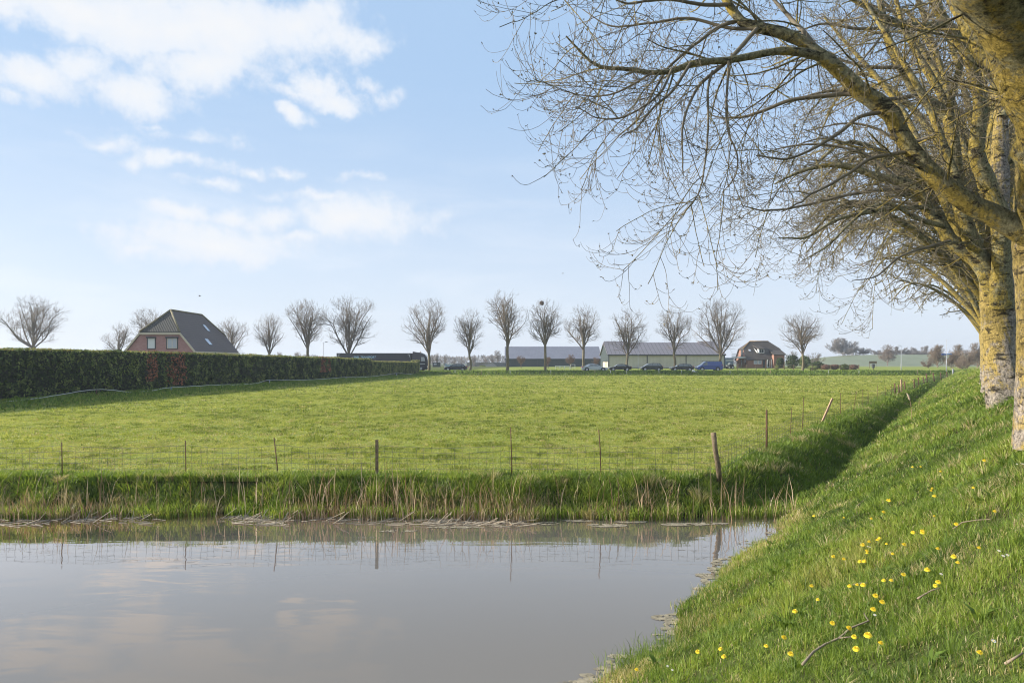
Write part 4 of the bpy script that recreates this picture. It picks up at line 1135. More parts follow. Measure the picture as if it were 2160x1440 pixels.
# ------------------------------------------------------------------ hedges
m_hedge = grass_mat('conifer hedge leaf', [(0, (0.018, 0.030, 0.010)), (0.30, (0.058, 0.088, 0.022)), (0.60, (0.20, 0.245, 0.062)), (0.78, (0.44, 0.40, 0.15)), (0.86, (0.14, 0.060, 0.034)), (1.0, (0.46, 0.175, 0.090))], 0.2, 0.8)
m_hcore = pbr('hedge core', (0.012, 0.018, 0.007), 1.0)
def hx_of(y): return -31 + 0.15 * (y - 38)
def hedge(name, label, y0, y1, h0, h1, thick, seed, dead=(), tone=0.3, size=0.085, dens=150):
    rg = np.random.default_rng(seed)
    n = int((y1 - y0) * 3.2 * dens)
    yy = y0 + (y1 - y0) * rg.uniform(0, 1, n) ** 1.25
    fr = rg.uniform(0, 1, n)
    hgt = h0 + (h1 - h0) * (yy - y0) / (y1 - y0) + 0.10 * (vnoise(yy / 0.9, yy * 0, seed, 3) - .5)
    x = hx_of(yy); z0 = H(x + .3, yy)
    top = rg.uniform(0, 1, n) < 0.28
    dpt = 0.30 * vnoise(yy / 0.45, fr * 5 + yy * 0, seed + 1, 3)
    xx = np.where(top, x - rg.uniform(0, thick, n), x + 0.25 - dpt + rg.normal(0, .03, n))
    zz = np.where(top, z0 + hgt + rg.normal(0, .03, n) + .16 * sstep(.62, .85, vnoise(yy / .5, x * 2, seed + 8, 3)) * rg.uniform(0, 1, n), z0 + 0.12 + fr * (hgt - .12))
    s = size * rg.uniform(.6, 1.5, n) * (1 + (yy - 38) / 120)
    nrm = np.where(top[:, None], np.array([[0, 0, 1.0]]), np.array([[1.0, -.15, 0.1]])) + rg.normal(0, .55, (n, 3))
    nrm /= np.linalg.norm(nrm, axis=1, keepdims=True)
    u = np.cross(nrm, rg.normal(0, 1, (n, 3))); u /= np.linalg.norm(u, axis=1, keepdims=True)
    w = np.cross(nrm, u)
    c = np.stack([xx, yy, zz], -1)
    V = np.stack([c - u * s[:, None], c + w * s[:, None] * .45, c + u * s[:, None], c - w * s[:, None] * .5], 1).reshape(-1, 3)
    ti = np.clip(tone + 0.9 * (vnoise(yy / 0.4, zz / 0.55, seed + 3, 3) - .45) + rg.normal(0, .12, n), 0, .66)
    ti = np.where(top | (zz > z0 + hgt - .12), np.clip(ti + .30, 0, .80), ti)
    for (d0, d1, zlo, zhi) in dead:
        inside = (yy > d0 - .3 * (zz % .7)) & (yy < d1 + .4 * vnoise(zz * 2, zz * 0, 5, 2)) & (zz > zlo) & (zz < zhi) & (vnoise(yy * 1.3, zz * 1.2, 44, 4) + .25 * rg.uniform(-1, 1, n) > .45)
        ti = np.where(inside, rg.uniform(.84, 1, n), ti)
    root = empty(name, (hx_of(y0), y0, 0), label=label, cat='hedge')
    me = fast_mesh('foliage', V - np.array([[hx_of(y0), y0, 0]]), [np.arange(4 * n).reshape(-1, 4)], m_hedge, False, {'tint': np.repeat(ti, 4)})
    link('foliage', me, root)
    mb = MB()
    ys = np.linspace(y0 + .15, y1 - .15, 40)
    for a, bb in zip(ys[:-1], ys[1:]):
        za = float(H(hx_of(a), a)) - .1; zb = float(H(hx_of(bb), bb)) - .1
        ha = h0 + (h1 - h0) * (a - y0) / (y1 - y0) - .06; hb = h0 + (h1 - h0) * (bb - y0) / (y1 - y0) - .06
        ox, oy = hx_of(y0), y0
        mb.add([(hx_of(a) - ox, a - oy, za), (hx_of(bb) - ox, bb - oy, zb), (hx_of(bb) - ox, bb - oy, zb + .1 + hb), (hx_of(a) - ox, a - oy, za + .1 + ha),
                (hx_of(a) - thick + .1 - ox, a - oy, za), (hx_of(bb) - thick + .1 - ox, bb - oy, zb), (hx_of(bb) - thick + .1 - ox, bb - oy, zb + .1 + hb), (hx_of(a) - thick + .1 - ox, a - oy, za + .1 + ha)],
               [(0, 1, 2, 3), (4, 7, 6, 5), (3, 2, 6, 7)])
    mb.build('core', m_hcore, root)
    return root
def y_at(px):  # depth where the hedge face crosses a picture column
    k = (px - CX) / F
    return (-31 - 0.15 * 38) / (k - 0.15)
hedge('hedge', 'long tall clipped conifer hedge with reddish dead patches', 26, y_at(781), 3.12, 2.62, 1.3, 1,
      dead=[(y_at(306), y_at(326), 0.9, 3.4), (y_at(348), y_at(388), .5, 3.4), (y_at(676), y_at(694), 1.2, 3.4)])
hedge('hedge', 'lower olive green hedge section ending in front of the lorry cab', y_at(782), y_at(884), 2.32, 2.18, 1.3, 2, tone=0.46, size=.06, dens=190)
# ------------------------------------------------------------------ brick materials, roofs
def brick_mat(name, c1, c2, mortar, scale=1.0):
    m, t, out = new_mat(name)
    b = t.node('ShaderNodeBsdfPrincipled'); b.inputs['Roughness'].default_value = 0.9
    g = t.node('ShaderNodeNewGeometry')
    pos = g.outputs['Position']
    s = t.node('ShaderNodeSeparateXYZ'); t.l.new(pos, s.inputs[0])
    cb = t.node('ShaderNodeCombineXYZ')
    t.l.new(t.math('ADD', s.outputs[0], s.outputs[1]), cb.inputs[0]); t.l.new(s.outputs[2], cb.inputs[1])
    br = t.node('ShaderNodeTexBrick')
    br.inputs['Scale'].default_value = 1.0
    br.inputs['Brick Width'].default_value = 0.22 * scale
    br.inputs['Row Height'].default_value = 0.07 * scale
    br.inputs['Mortar Size'].default_value = 0.008 * scale
    br.inputs['Color1'].default_value = (*c1, 1); br.inputs['Color2'].default_value = (*c2, 1); br.inputs['Mortar'].default_value = (*mortar, 1)
    t.l.new(cb.outputs[0], br.inputs[0])
    c = t.mix(t.mapr(t.noise(pos, 1.2, 4), .35, .7, 0, .25), br.outputs[0], tuple(q * .7 for q in c1))
    t.l.new(c, b.inputs['Base Color'])
    t.l.new(b.outputs[0], out.inputs[0])
    return m
def tile_mat(name, base, moss, row=0.33, col=0.25, slope_z=0.8, mossy=0.3):
    m, t, out = new_mat(name)
    b = t.node('ShaderNodeBsdfPrincipled'); b.inputs['Roughness'].default_value = 0.7
    pos = t.node('ShaderNodeNewGeometry').outputs['Position']
    s = t.node('ShaderNodeSeparateXYZ'); t.l.new(pos, s.inputs[0])
    rows = t.math('FRACT', t.math('DIVIDE', s.outputs[2], row * slope_z))
    h = t.math('ADD', s.outputs[0], s.outputs[1])
    cols = t.math('PINGPONG', h, col / 2)
    cols = t.math('DIVIDE', cols, col / 2)
    n = t.noise(pos, 2.4, 6, .7); n2 = t.noise(pos, 14, 3, .7)
    c = t.ramp(n2, [(0.3, tuple(q * .65 for q in base)), (0.6, base), (0.78, tuple(min(1, q * 2.0) for q in base))])
    c = t.mix(t.mapr(n, 0.6 - mossy * .3, 0.8, 0, 0.75), c, moss)
    edge = t.mapr(rows, 0.0, 0.16, 0.35, 1.0)
    hh = t.math('ADD', t.math('MULTIPLY', rows, -0.6), t.math('MULTIPLY', cols, 0.5))
    c = t.mix(1.0, c, edge, 'MULTIPLY')
    t.l.new(c, b.inputs['Base Color'])
    t.l.new(t.bump(hh, 1.0, 0.05), b.inputs['Normal'])
    t.l.new(b.outputs[0], out.inputs[0])
    return m
m_brick = brick_mat('red brown brick', (0.40, 0.165, 0.145), (0.48, 0.23, 0.20), (0.40, 0.32, 0.30))
m_brick2 = brick_mat('orange red brick', (0.30, 0.125, 0.075), (0.36, 0.17, 0.11), (0.30, 0.24, 0.20))
m_tile = tile_mat('grey roof tile', (0.118, 0.086, 0.072), (0.12, 0.12, 0.07), 0.34, 0.30, .8, .15)
m_tile_m = tile_mat('mossy roof tile', (0.052, 0.049, 0.040), (0.085, 0.08, 0.045), 0.34, 0.30, .8, .5)
m_tile2 = tile_mat('brown roof tile', (0.080, 0.064, 0.050), (0.13, 0.11, 0.06), 0.34, 0.30, .8, .3)
m_ridge = pbr('mossy ridge tile', (0.20, 0.17, 0.10), 0.9, var=0.6, vscale=4)
m_rust_ridge = pbr('orange lichen ridge', (0.30, 0.17, 0.05), 0.9, var=0.4, vscale=2)
m_cream = pbr('cream painted timber', (0.62, 0.52, 0.38), 0.6)
m_white = pbr('white paint', (0.78, 0.78, 0.76), 0.5)
m_blind = pbr('white roller blind', (0.72, 0.71, 0.68), 0.6)
m_frame = pbr('dark grey frame', (0.045, 0.05, 0.055), 0.5)
m_glass = pbr('window glass', (0.02, 0.024, 0.028), 0.08, spec=0.5)
m_curtain = pbr('pane with net curtain', (0.42, 0.44, 0.48), 0.12, spec=0.8)
m_darkgreen = pbr('dark green steel cladding', (0.028, 0.042, 0.042), 0.6)
m_metal = pbr('galvanised steel', (0.42, 0.43, 0.44), 0.5, 0.5, var=.15)
m_rust = pbr('rusty iron', (0.115, 0.055, 0.032), 0.85, var=.4, vscale=14)
m_wood = pbr('weathered post wood', (0.17, 0.125, 0.075), 0.9, var=.45, vscale=16, bump=.5)
m_palewood = pbr('pale split wood', (0.40, 0.26, 0.17), 0.9, var=.3, vscale=12)
m_wire = pbr('fence wire', (0.16, 0.15, 0.14), 0.6, 0.5)
m_plastic_w = pbr('white plastic', (0.72, 0.72, 0.70), 0.5)
m_black = pbr('black rubber', (0.012, 0.012, 0.013), 0.8)
m_rim = pbr('alloy rim', (0.50, 0.50, 0.52), 0.35, 0.6)

def stripes(name, c, c2, period, axis='x', rough=.5, metal=.0, depth=.03):
    m, t, out = new_mat(name)
    b = t.node('ShaderNodeBsdfPrincipled'); b.inputs['Roughness'].default_value = rough; b.inputs['Metallic'].default_value = metal
    tcx = t.node('ShaderNodeTexCoord').outputs['Object']
    s = t.node('ShaderNodeSeparateXYZ'); t.l.new(tcx, s.inputs[0])
    f = t.math('FRACT', t.math('DIVIDE', s.outputs[0], period))
    k = t.mapr(f, 0.80, 0.90)
    t.l.new(t.mix(k, t.ramp(t.noise(tcx, .6, 4), [(.3, tuple(q * .9 for q in c)), (.7, tuple(min(1, q * 1.08) for q in c))]), c2), b.inputs['Base Color'])
    t.l.new(t.bump(k, .6, depth), b.inputs['Normal'])
    t.l.new(b.outputs[0], out.inputs[0])
    return m
m_cladding = stripes('cream steel cladding', (0.52, 0.48, 0.40), (0.42, 0.385, 0.32), .35)
m_sheetroof = stripes('grey lilac roof sheets', (0.185, 0.165, 0.172), (0.085, 0.075, 0.08), 1.0, rough=.5)
m_blueroof = stripes('blue grey roof sheets', (0.175, 0.175, 0.205), (0.15, 0.15, 0.175), .5, rough=.45)

# ------------------------------------------------------------------ brick house behind the hedge
root = empty('brick_house', (-43.8, 85, 0.1), label='brick house with steep grey tiled half hipped roof behind the hedge', cat='house')
zc = lambda z: z - 0.1
gy = 0.0
mb = MB()  # walls (local coordinates), gable at y=0, eaves 3.9, half hip line at 6.0
hw = 4.05
gab = [(-hw, 0), (hw, 0), (hw, 3.8), (2.42, 5.88), (-2.42, 5.88), (-hw, 3.8)]
mb.prism(gab, 0.0, 13.3)
mb.build('wall', m_brick, root)
def roofmesh(hw_e, z_e, hw_h, z_h, z_r, y0, y1, ya, yb, th=.16):
    m1, m2 = MB(), []
    yh0, yh1 = y0 - .15, y1 + .15
    for sgn in (-1, 1):
        outer = [(sgn * hw_e, yh0, z_e), (sgn * hw_h, yh0, z_h), (0, ya, z_r), (0, yb, z_r), (sgn * hw_h, yh1, z_h), (sgn * hw_e, yh1, z_e)]
        n = len(outer); inner = [(x, y, z - th) for x, y, z in outer]
        m1.add(outer + inner, [tuple(range(n)) if sgn > 0 else tuple(range(n))[::-1], tuple(range(n, 2 * n))[::-1]] + [(i, (i + 1) % n, (i + 1) % n + n, i + n) for i in range(n)])
    for (yy, ay) in ((yh0, ya), (yh1, yb)):
        o = [(-hw_h, yy, z_h), (hw_h, yy, z_h), (0, ay, z_r)]
        if yy == yh1: o = o[::-1]
        inn = [(x, y, z - th) for x, y, z in o]
        mm = MB(); m2.append(mm); mm.add([(x, y, z + .01) for x, y, z in o] + inn, [(0, 1, 2), (5, 4, 3), (0, 3, 4, 1), (1, 4, 5, 2), (2, 5, 3, 0)])
    return m1, m2
m1, m2 = roofmesh(4.42, 3.72, 2.5, 6.08, 9.0, 0, 13.3, 2.6, 11.4)
rf = m1.build('roof', m_tile, root)
for mm in m2: mm.build('hip', m_tile_m, rf)
mb = MB()
mb.tube([(0, 2.6, 9.03), (0, 11.4, 9.03)], .11, 8)
for s_ in (-1, 1):
    mb.tube([(s_ * 2.5, -.15, 6.12), (0, 2.6, 9.03)], .12, 8); mb.tube([(s_ * 2.5, 13.45, 6.12), (0, 11.4, 9.03)], .11, 8)
mb.build('ridge_tiles', m_ridge, rf, True)
mb = MB()
mb.bar((-2.55, -.17, 5.86), (2.55, -.17, 5.86), .08, .24)
for s_ in (-1, 1):
    mb.bar((s_ * 2.52, -.18, 5.88), (s_ * 4.42, -.18, 3.55), .08, .22)
    mb.box(s_ * 4.40 - .12, s_ * 4.40 + .12, -.1, 13.5, 3.50, 3.68)
mb.build('fascia', m_cream, root)
def window(parent, x0, x1, z0, z1, y, panes=2, framem=None, panem=None, inner=None, depth=.08, box=True):
    fm = MB()
    w = .09
    fm.box(x0, x1, y - depth, y + .02, z1 - w, z1); fm.box(x0, x1, y - depth, y + .02, z0, z0 + w)
    fm.box(x0, x0 + w, y - depth, y + .02, z0 + w, z1 - w); fm.box(x1 - w, x1, y - depth, y + .02, z0 + w, z1 - w)
    wn = fm.build('window', framem or m_frame, parent)
    cx0, cx1 = x0 + w, x1 - w
    if inner:
        im = MB(); iw = .06
        im.box(cx0, cx1, y - depth * .7, y + .01, z1 - w - iw, z1 - w); im.box(cx0, cx1, y - depth * .7, y + .01, z0 + w, z0 + w + iw)
        for k in range(panes + 1):
            xm = cx0 + (cx1 - cx0 - iw) * k / panes
            im.box(xm, xm + iw, y - depth * .7, y + .01, z0 + w + iw, z1 - w - iw)
        im.build('sash', inner, wn)
    MB().box(cx0, cx1, y - depth * .35, y + .005, z0 + w, z1 - w).build('pane', panem or m_glass, wn)
    return wn
wn = window(root, -1.62, -.55, 3.95, 5.40, 0, 1, panem=m_blind)
wn['label'] = 'window with its white roller shutter closed'
MB().box(-1.68, -.49, -.2, -.0, 5.30, 5.48).build('shutter_box', m_frame, wn)
wn = window(root, 0.78, 2.22, 3.95, 5.40, 0, 2, panem=m_curtain, inner=m_cream)
MB().box(.72, 2.28, -.2, -.0, 5.30, 5.48).build('shutter_box', m_frame, wn)
# roof windows on the right slope
def slope_pt(x, z_e=3.72, x_e=4.42, z_r=9.0): return z_r + (z_e - z_r) * x / x_e
def roof_window(parent, y0, y1, xa, xb, slopez, fm=m_frame):
    za, zb = slopez(xa), slopez(xb)
    up = .07
    f = MB(); f.add([(xa, y0, za + up), (xb, y0, zb + up), (xb, y1, zb + up), (xa, y1, za + up), (xa, y0, za - .05), (xb, y0, zb - .05), (xb, y1, zb - .05), (xa, y1, za - .05)],
                    [(0, 1, 2, 3), (0, 4, 5, 1), (1, 5, 6, 2), (2, 6, 7, 3), (3, 7, 4, 0)])
    o = f.build('roof_window', fm, parent)
    d = .08; xa2, xb2 = xa + d * .7, xb - d * .7
    MB().add([(xa2, y0 + d, slopez(xa2) + up + .012), (xb2, y0 + d, slopez(xb2) + up + .012), (xb2, y1 - d, slopez(xb2) + up + .012), (xa2, y1 - d, slopez(xa2) + up + .012)], [(0, 1, 2, 3)]).build('pane', m_skyglass, o)
    return o
m_skyglass = pbr('roof window glass', (0.55, 0.58, 0.64), 0.08, spec=1.0)
roof_window(rf, 8.6, 9.5, 1.3, 2.1, slope_pt)
roof_window(rf, 5.4, 6.5, 3.0, 3.75, slope_pt)

# low roof just showing over the hedge behind
# ------------------------------------------------------------------ farmhouse on the right
Yh = 172.0
def hxp(px, Yd=Yh): return (px - CX) / F * Yd
def hz(py, Yd=Yh): return EYE + (HOR - py) / F * Yd
bz = float(H(hxp(1600), Yh))
fx0, fx1 = hxp(1577), hxp(1651)
root = empty('farmhouse', (fx0, Yh, bz), label='orange brick farmhouse with big brown tiled roof, white dormer and balcony', cat='house')
L_ = fx1 - fx0; ze = hz(757) - bz; zr = hz(718.5) - bz; zh = hz(735) - bz
dep = 8.6; my = dep / 2
# gable profile is in y-z, extruded in x
def xprism(mbx, prof, x0, x1):
    n = len(prof)
    vs = [(x0, y, z) for y, z in prof] + [(x1, y, z) for y, z in prof]
    mbx.add(vs, [tuple(range(n))[::-1], tuple(range(n, 2 * n))] + [(i, (i + 1) % n, (i + 1) % n + n, i + n) for i in range(n)])
kx = lambda z: my * (zr - z) / (zr - ze)
mb = MB(); xprism(mb, [(0, 0), (dep, 0), (dep, ze), (my + kx(zh) - .1, zh - .1), (my - kx(zh) + .1, zh - .1), (0, ze)], 0, L_)
mb.build('wall', m_brick2, root)
def hiproof(L_, ze, zr, zh, my, over=.35, inset=2.0, th=.15, e2=None):
    m1 = MB()
    ky = lambda z: (my + over) * (zr - z) / (zr - ze + .15)
    zb = ze - .15
    for sg in (-1, 1):
        o = [(-over, my + sg * ky(zb), zb), (-over, my + sg * ky(zh), zh), (inset, my, zr), (L_ - inset, my, zr), (L_ + over, my + sg * ky(zh), zh), (L_ + over, my + sg * ky(zb), zb)]
        n = 6; inn = [(x, y, z - th) for x, y, z in o]
        m1.add(o + inn, [tuple(range(n)), tuple(range(n, 2 * n))[::-1]] + [(i, (i + 1) % n, (i + 1) % n + n, i + n) for i in range(n)])
    for (xx, ax) in ((-over, inset), (L_ + over, L_ - inset)):
        o = [(xx, my - ky(zh), zh + .01), (xx, my + ky(zh), zh + .01), (ax, my, zr + .01)]
        inn = [(x, y, z - th) for x, y, z in o]
        m1.add(o + inn, [(0, 1, 2), (5, 4, 3), (0, 3, 4, 1), (1, 4, 5, 2), (2, 5, 3, 0)])
    return m1
rf = hiproof(L_, ze, zr, zh, my).build('roof', m_tile2, root)
mb = MB(); mb.tube([(2.0, my, zr + .02), (L_ - 2, my, zr + .02)], .13, 6)
mb.tube([(2.0, my, zr + .02), (-.35, my - kx(zh) * 1.05, zh + .03)], .09, 6); mb.build('ridge_tiles', m_rust_ridge, rf, True)
# right wing front: the roof stops higher at the right third, wall shows
wx0 = hxp(1629) - fx0
MB().box(wx0, L_ + .05, -1.1, .3, 0, hz(748.5) - bz).build('wing', m_brick2, root)
MB().add([(wx0 - .15, -1.35, hz(747.5) - bz), (L_ + .4, -1.35, hz(747.5) - bz), (L_ + .4, 1.7, hz(738.5) - bz), (wx0 - .15, 1.7, hz(738.5) - bz),
          (wx0 - .15, -1.35, hz(748.8) - bz), (L_ + .4, -1.35, hz(748.8) - bz), (L_ + .4, 1.7, hz(741) - bz), (wx0 - .15, 1.7, hz(741) - bz)],
         [(0, 1, 2, 3), (7, 6, 5, 4), (0, 4, 5, 1), (1, 5, 6, 2), (3, 7, 4, 0)]).build('wing_roof', m_tile2, rf)
# dormer
d0, d1 = hxp(1603.5) - fx0, hxp(1615.5) - fx0
zd0, zd1 = hz(744.3) - bz, hz(736) - bz
yd = my - kx(zd0) - .35
dm = MB(); dm.box(d0, d1, yd, yd + 2.6, zd0, zd1); dorm = dm.build('dormer', m_white, rf)
MB().add([(d0 - .15, yd - .2, zd1), (d1 + .15, yd - .2, zd1), (d1 - .6, my - .3, hz(726) - bz), (d0 - 1.0, my - .3, hz(726) - bz),
          (d0 - .15, yd - .2, zd1 + .14), (d1 + .15, yd - .2, zd1 + .14), (d1 - .6, my - .3, hz(726) - bz + .14), (d0 - 1.0, my - .3, hz(726) - bz + .14)],
         [(3, 2, 1, 0), (4, 5, 6, 7), (0, 1, 5, 4), (1, 2, 6, 5), (3, 0, 4, 7)]).build('dormer_roof', m_tile2, dorm) if False else None
MB().add([(d0 - .15, yd - .2, zd1), (d1 + .15, yd - .2, zd1), (d1 - .6, my - .3, hz(726) - bz), (d0 - 1.0, my - .3, hz(726) - bz),
          (d0 - .15, yd - .2, zd1 + .14), (d1 + .15, yd - .2, zd1 + .14), (d1 - .6, my - .3, hz(726) - bz + .14), (d0 - 1.0, my - .3, hz(726) - bz + .14)],
         [(3, 2, 1, 0), (4, 5, 6, 7), (0, 1, 5, 4), (1, 2, 6, 5), (3, 0, 4, 7)]).build('dormer_roof', m_tile2, rf)
MB().bar((d0 - .25, yd + .1, zd0 + .1), (d0 - 1.1, my - .5, hz(726.5) - bz), .10, .22).build('dormer_cheek', m_white, rf)
window(rf, d0 + .25, (d0 + d1) / 2 - .05, zd0 + .15, zd1 - .1, yd, 1)
window(rf, (d0 + d1) / 2 + .05, d1 - .2, zd0 + .15, zd1 - .1, yd, 1)
roof_w = MB().add([(hxp(1585) - fx0, my - kx(hz(740.5) - bz) - .25, hz(740.5) - bz + .1), (hxp(1589.5) - fx0, my - kx(hz(740.5) - bz) - .25, hz(740.5) - bz + .1), (hxp(1588) - fx0, my - kx(hz(737) - bz) - .25, hz(737) - bz + .1), (hxp(1585) - fx0, my - kx(hz(737) - bz) - .25, hz(737) - bz + .1),
   (hxp(1585) - fx0, my - kx(hz(740.5) - bz) + .1, hz(740.5) - bz - .1), (hxp(1589.5) - fx0, my - kx(hz(740.5) - bz) + .1, hz(740.5) - bz - .1), (hxp(1588) - fx0, my - kx(hz(737) - bz) + .1, hz(737) - bz - .1), (hxp(1585) - fx0, my - kx(hz(737) - bz) + .1, hz(737) - bz - .1)],
   [(0, 1, 2, 3), (0, 4, 5, 1), (1, 5, 6, 2), (2, 6, 7, 3), (3, 7, 4, 0)]).build('roof_window', m_skyglass, rf)
# front windows, door, porch posts
window(root, hxp(1590) - fx0, hxp(1597.7) - fx0, hz(767.5) - bz, hz(758.3) - bz, 0, 1, framem=m_white, panem=m_curtain)
window(root, hxp(1599) - fx0, hxp(1606) - fx0, hz(767.5) - bz, hz(758.3) - bz, 0, 1, framem=m_white, panem=m_curtain)
MB().box(hxp(1609) - fx0, hxp(1614) - fx0, -.05, .05, 0.05, hz(759) - bz).build('door', m_darkgreen, root)
window(root, hxp(1617) - fx0, hxp(1623) - fx0, .2, hz(759.5) - bz, 0, 2, framem=m_white)
mb = MB()
for px in (1616, 1624): mb.box(hxp(px) - fx0 - .05, hxp(px) - fx0 + .05, -.95, -.85, 0, ze - .1)
mb.build('porch_post', m_white, root)
# gable end side (left): door, windows, balcony
gx = -.03
mb = MB(); mb.box(-1.9, -.02, 1.2, 6.6, hz(754) - bz - .12, hz(752.2) - bz); bal = mb.build('balcony', m_white, root)
mb = MB()
zz0 = hz(752.2) - bz
for k in range(12):
    yy = 1.25 + 5.3 * k / 11; mb.box(-1.88, -1.84, yy, yy + .05, zz0, zz0 + .8)
mb.box(-1.9, -1.82, 1.2, 6.6, zz0 + .8, zz0 + .88); mb.bar((-1.86, 1.22, zz0 + .84), (-.02, 1.22, zz0 + .84), .05); mb.build('railing', m_metal, bal)
mb = MB()
for yy in (1.5, 6.3): mb.bar((-1.7, yy, hz(754.5) - bz), (-.05, yy, hz(766) - bz), .12)
mb.build('bracket', m_wood, bal)
mb = MB(); mb.box(-.06, 0, 3.4, 5.0, zz0 + .0, zz0 + 2.0); mb.build('balcony_door', m_frame, root)
mb = MB(); mb.box(-.06, 0, 1.2, 2.2, 1.0, 2.3); w_ = mb.build('side_window', m_glass, root)
mb = MB(); mb.box(-.06, 0, 4.0, 5.0, .05, 2.2); mb.build('side_door', m_glass, root)

# ------------------------------------------------------------------ sheds
def shed(name, label, Yd, px0, px1, py_e, py_r, py_b, depth, wallm, roofm, gabm, trim, bz=None, bays=4, step=None):
    x0, x1 = hxp(px0, Yd), hxp(px1, Yd)
    bz = float(H((x0 + x1) / 2, Yd)) if bz is None else bz
    root = empty(name, (x0, Yd, bz), label=label, cat='shed')
    Lx = x1 - x0; ze = hz(py_e, Yd) - bz
    my = depth / 2; Yr = Yd + my; zr = EYE + (HOR - py_r) / F * Yr - bz
    mb = MB(); xprism(mb, [(0, 0), (depth, 0), (depth, ze), (my, zr - .12), (0, ze)], 0.06, Lx - .06)
    mb.build('gable_wall', gabm, root)
    MB().box(0.08, Lx - .08, -.06, -.003, .0 if wallm is m_darkgreen else .25, ze - .02).build('front_wall', wallm, root)
    if wallm is not m_darkgreen:
        MB().box(0.05, Lx - .05, -.10, -.004, -.2, .25).build('plinth', pbr('concrete', (.2, .2, .19), .9), root)
    m = MB()
    for sg, (ya, yb) in ((0, (-.3, my)), (1, (depth + .3, my))):
        za = ze - .0 - .3 * (zr - ze) / my
        o = [(-.25, ya, za), (Lx + .25, ya, za), (Lx + .25, yb, zr), (-.25, yb, zr)]
        if sg: o = o[::-1]
        inn = [(a, b_, c - .12) for a, b_, c in o]
        m.add([(a, b_, c + .04) for a, b_, c in o] + inn, [(0, 1, 2, 3), (7, 6, 5, 4), (0, 4, 5, 1), (1, 5, 6, 2), (2, 6, 7, 3), (3, 7, 4, 0)])
    rf = m.build('roof', roofm, root)
    mb = MB(); mb.box(-.2, Lx + .2, -.42, -.305, ze - .35, ze - .05); mb.build('gutter', trim, root)
    mb = MB()
    for k in range(1, bays):
        xx = Lx * k / bays; mb.box(xx - .1, xx + .1, -.16, -.065, 0, ze - .1)
    for xx in (.02, Lx - .22): mb.box(xx, xx + .2, -.18, -.065, -.1, ze - .1)
    mb.build('downpipe', trim, root)
    return root, rf, Lx, ze, zr, my
shed('shed', 'long dark green shed with blue grey roof, left of the cream one', 232, 1066, 1268, 756, 731, 775, 16, m_darkgreen, m_blueroof, m_darkgreen, m_frame, bays=3)
root, rf, Lx, ze, zr, my = shed('shed', 'cream clad shed with ribbed lilac grey roof behind the parked cars', 168, 1283, 1529, 747, 722.5, 776, 15, m_cladding, m_sheetroof, m_darkgreen, m_frame, bays=3)
MB().box(-.04, .05, .3, 9.5, -.1, 1.55).build('side_door', m_cream, root)
# raised ridge ends of the roof
for (pa, pb) in ((1274, 1315), (1472, 1510)):
    xa = (pa - CX) / F * (168 + my) - root.location.x; xb = (pb - CX) / F * (168 + my) - root.location.x
    m = MB()
    m.add([(xa, my - 2.2, zr - 2.2 * (zr - ze) / my + .05), (xb, my - 2.2, zr - 2.2 * (zr - ze) / my + .05), (xb, my, zr + .38), (xa, my, zr + .38), (xa, my + 2.2, zr - 2.2 * (zr - ze) / my + .05), (xb, my + 2.2, zr - 2.2 * (zr - ze) / my + .05)],
          [(0, 1, 2, 3), (3, 2, 5, 4), (0, 3, 4), (1, 5, 2)])
    m.build('ridge_vent', m_sheetroof, rf)

# small shed and low grey wall far left of the green shed
mb = MB(); x0, x1 = hxp(913, 215), hxp(928, 215); zb = float(H(x0, 215))
root = empty('small_shed', (x0, 215, zb), label='small dark flat roofed shed beyond the black hatchback', cat='shed')
MB().box(0, x1 - x0, 0, 2, 0, 1.35).build('wall', m_darkgreen, root); MB().box(-.2, x1 - x0 + .2, -.2, 2.2, 1.352, 1.5).build('roof', m_frame, root)
MB().box(.3, 1.2, -.03, .0, .7, 1.2).build('window', m_curtain, root)
x0, x1 = hxp(936, 235), hxp(952, 235); zb = float(H(x0, 235))
tag(MB().box(x0, x0 + 1.0, 235, 236, zb, zb + 1.2).box(x0 + 1.0, x1, 235, 237, zb, zb + .7).build('container', pbr('pale blue container', (.25, .36, .42), .6), None), 'pale blue container behind the black hatchback', 'container')
x0, x1 = hxp(985, 250), hxp(1066, 250); zb = float(H(x0, 250))
mb = MB()
n = 40
for k in range(n):
    a = x0 + (x1 - x0) * k / n; mb.box(a, a + (x1 - x0) / n - .05, 250, 250.1, zb, zb + 1.55)
mb.box(x0, x1, 250.11, 250.2, zb + .2, zb + 1.4)
tag(mb.build('board_fence', pbr('grey board', (.26, .25, .23), .9, var=.3)), 'long low grey board fence left of the dark green shed', 'fence')
mb = MB(); x0 = hxp(1004, 246); zb = float(H(x0, 246))
mb.add([(x0, 240, zb), (x0 + 2.3, 240, zb + 1.45), (x0 + 6, 241, zb + 1.3), (x0 + 7.5, 240, zb), (x0, 248, zb), (x0 + 2.3, 248, zb + 1.45), (x0 + 6, 247, zb + 1.3), (x0 + 7.5, 248, zb)],
       [(0, 1, 2, 3), (7, 6, 5, 4), (0, 4, 5, 1), (1, 5, 6, 2), (2, 6, 7, 3)])
tag(mb.build('sand_heap', pbr('sand', (.32, .29, .24), 1.0, var=.2)), 'pale sand heap against the low grey fence', 'heap')

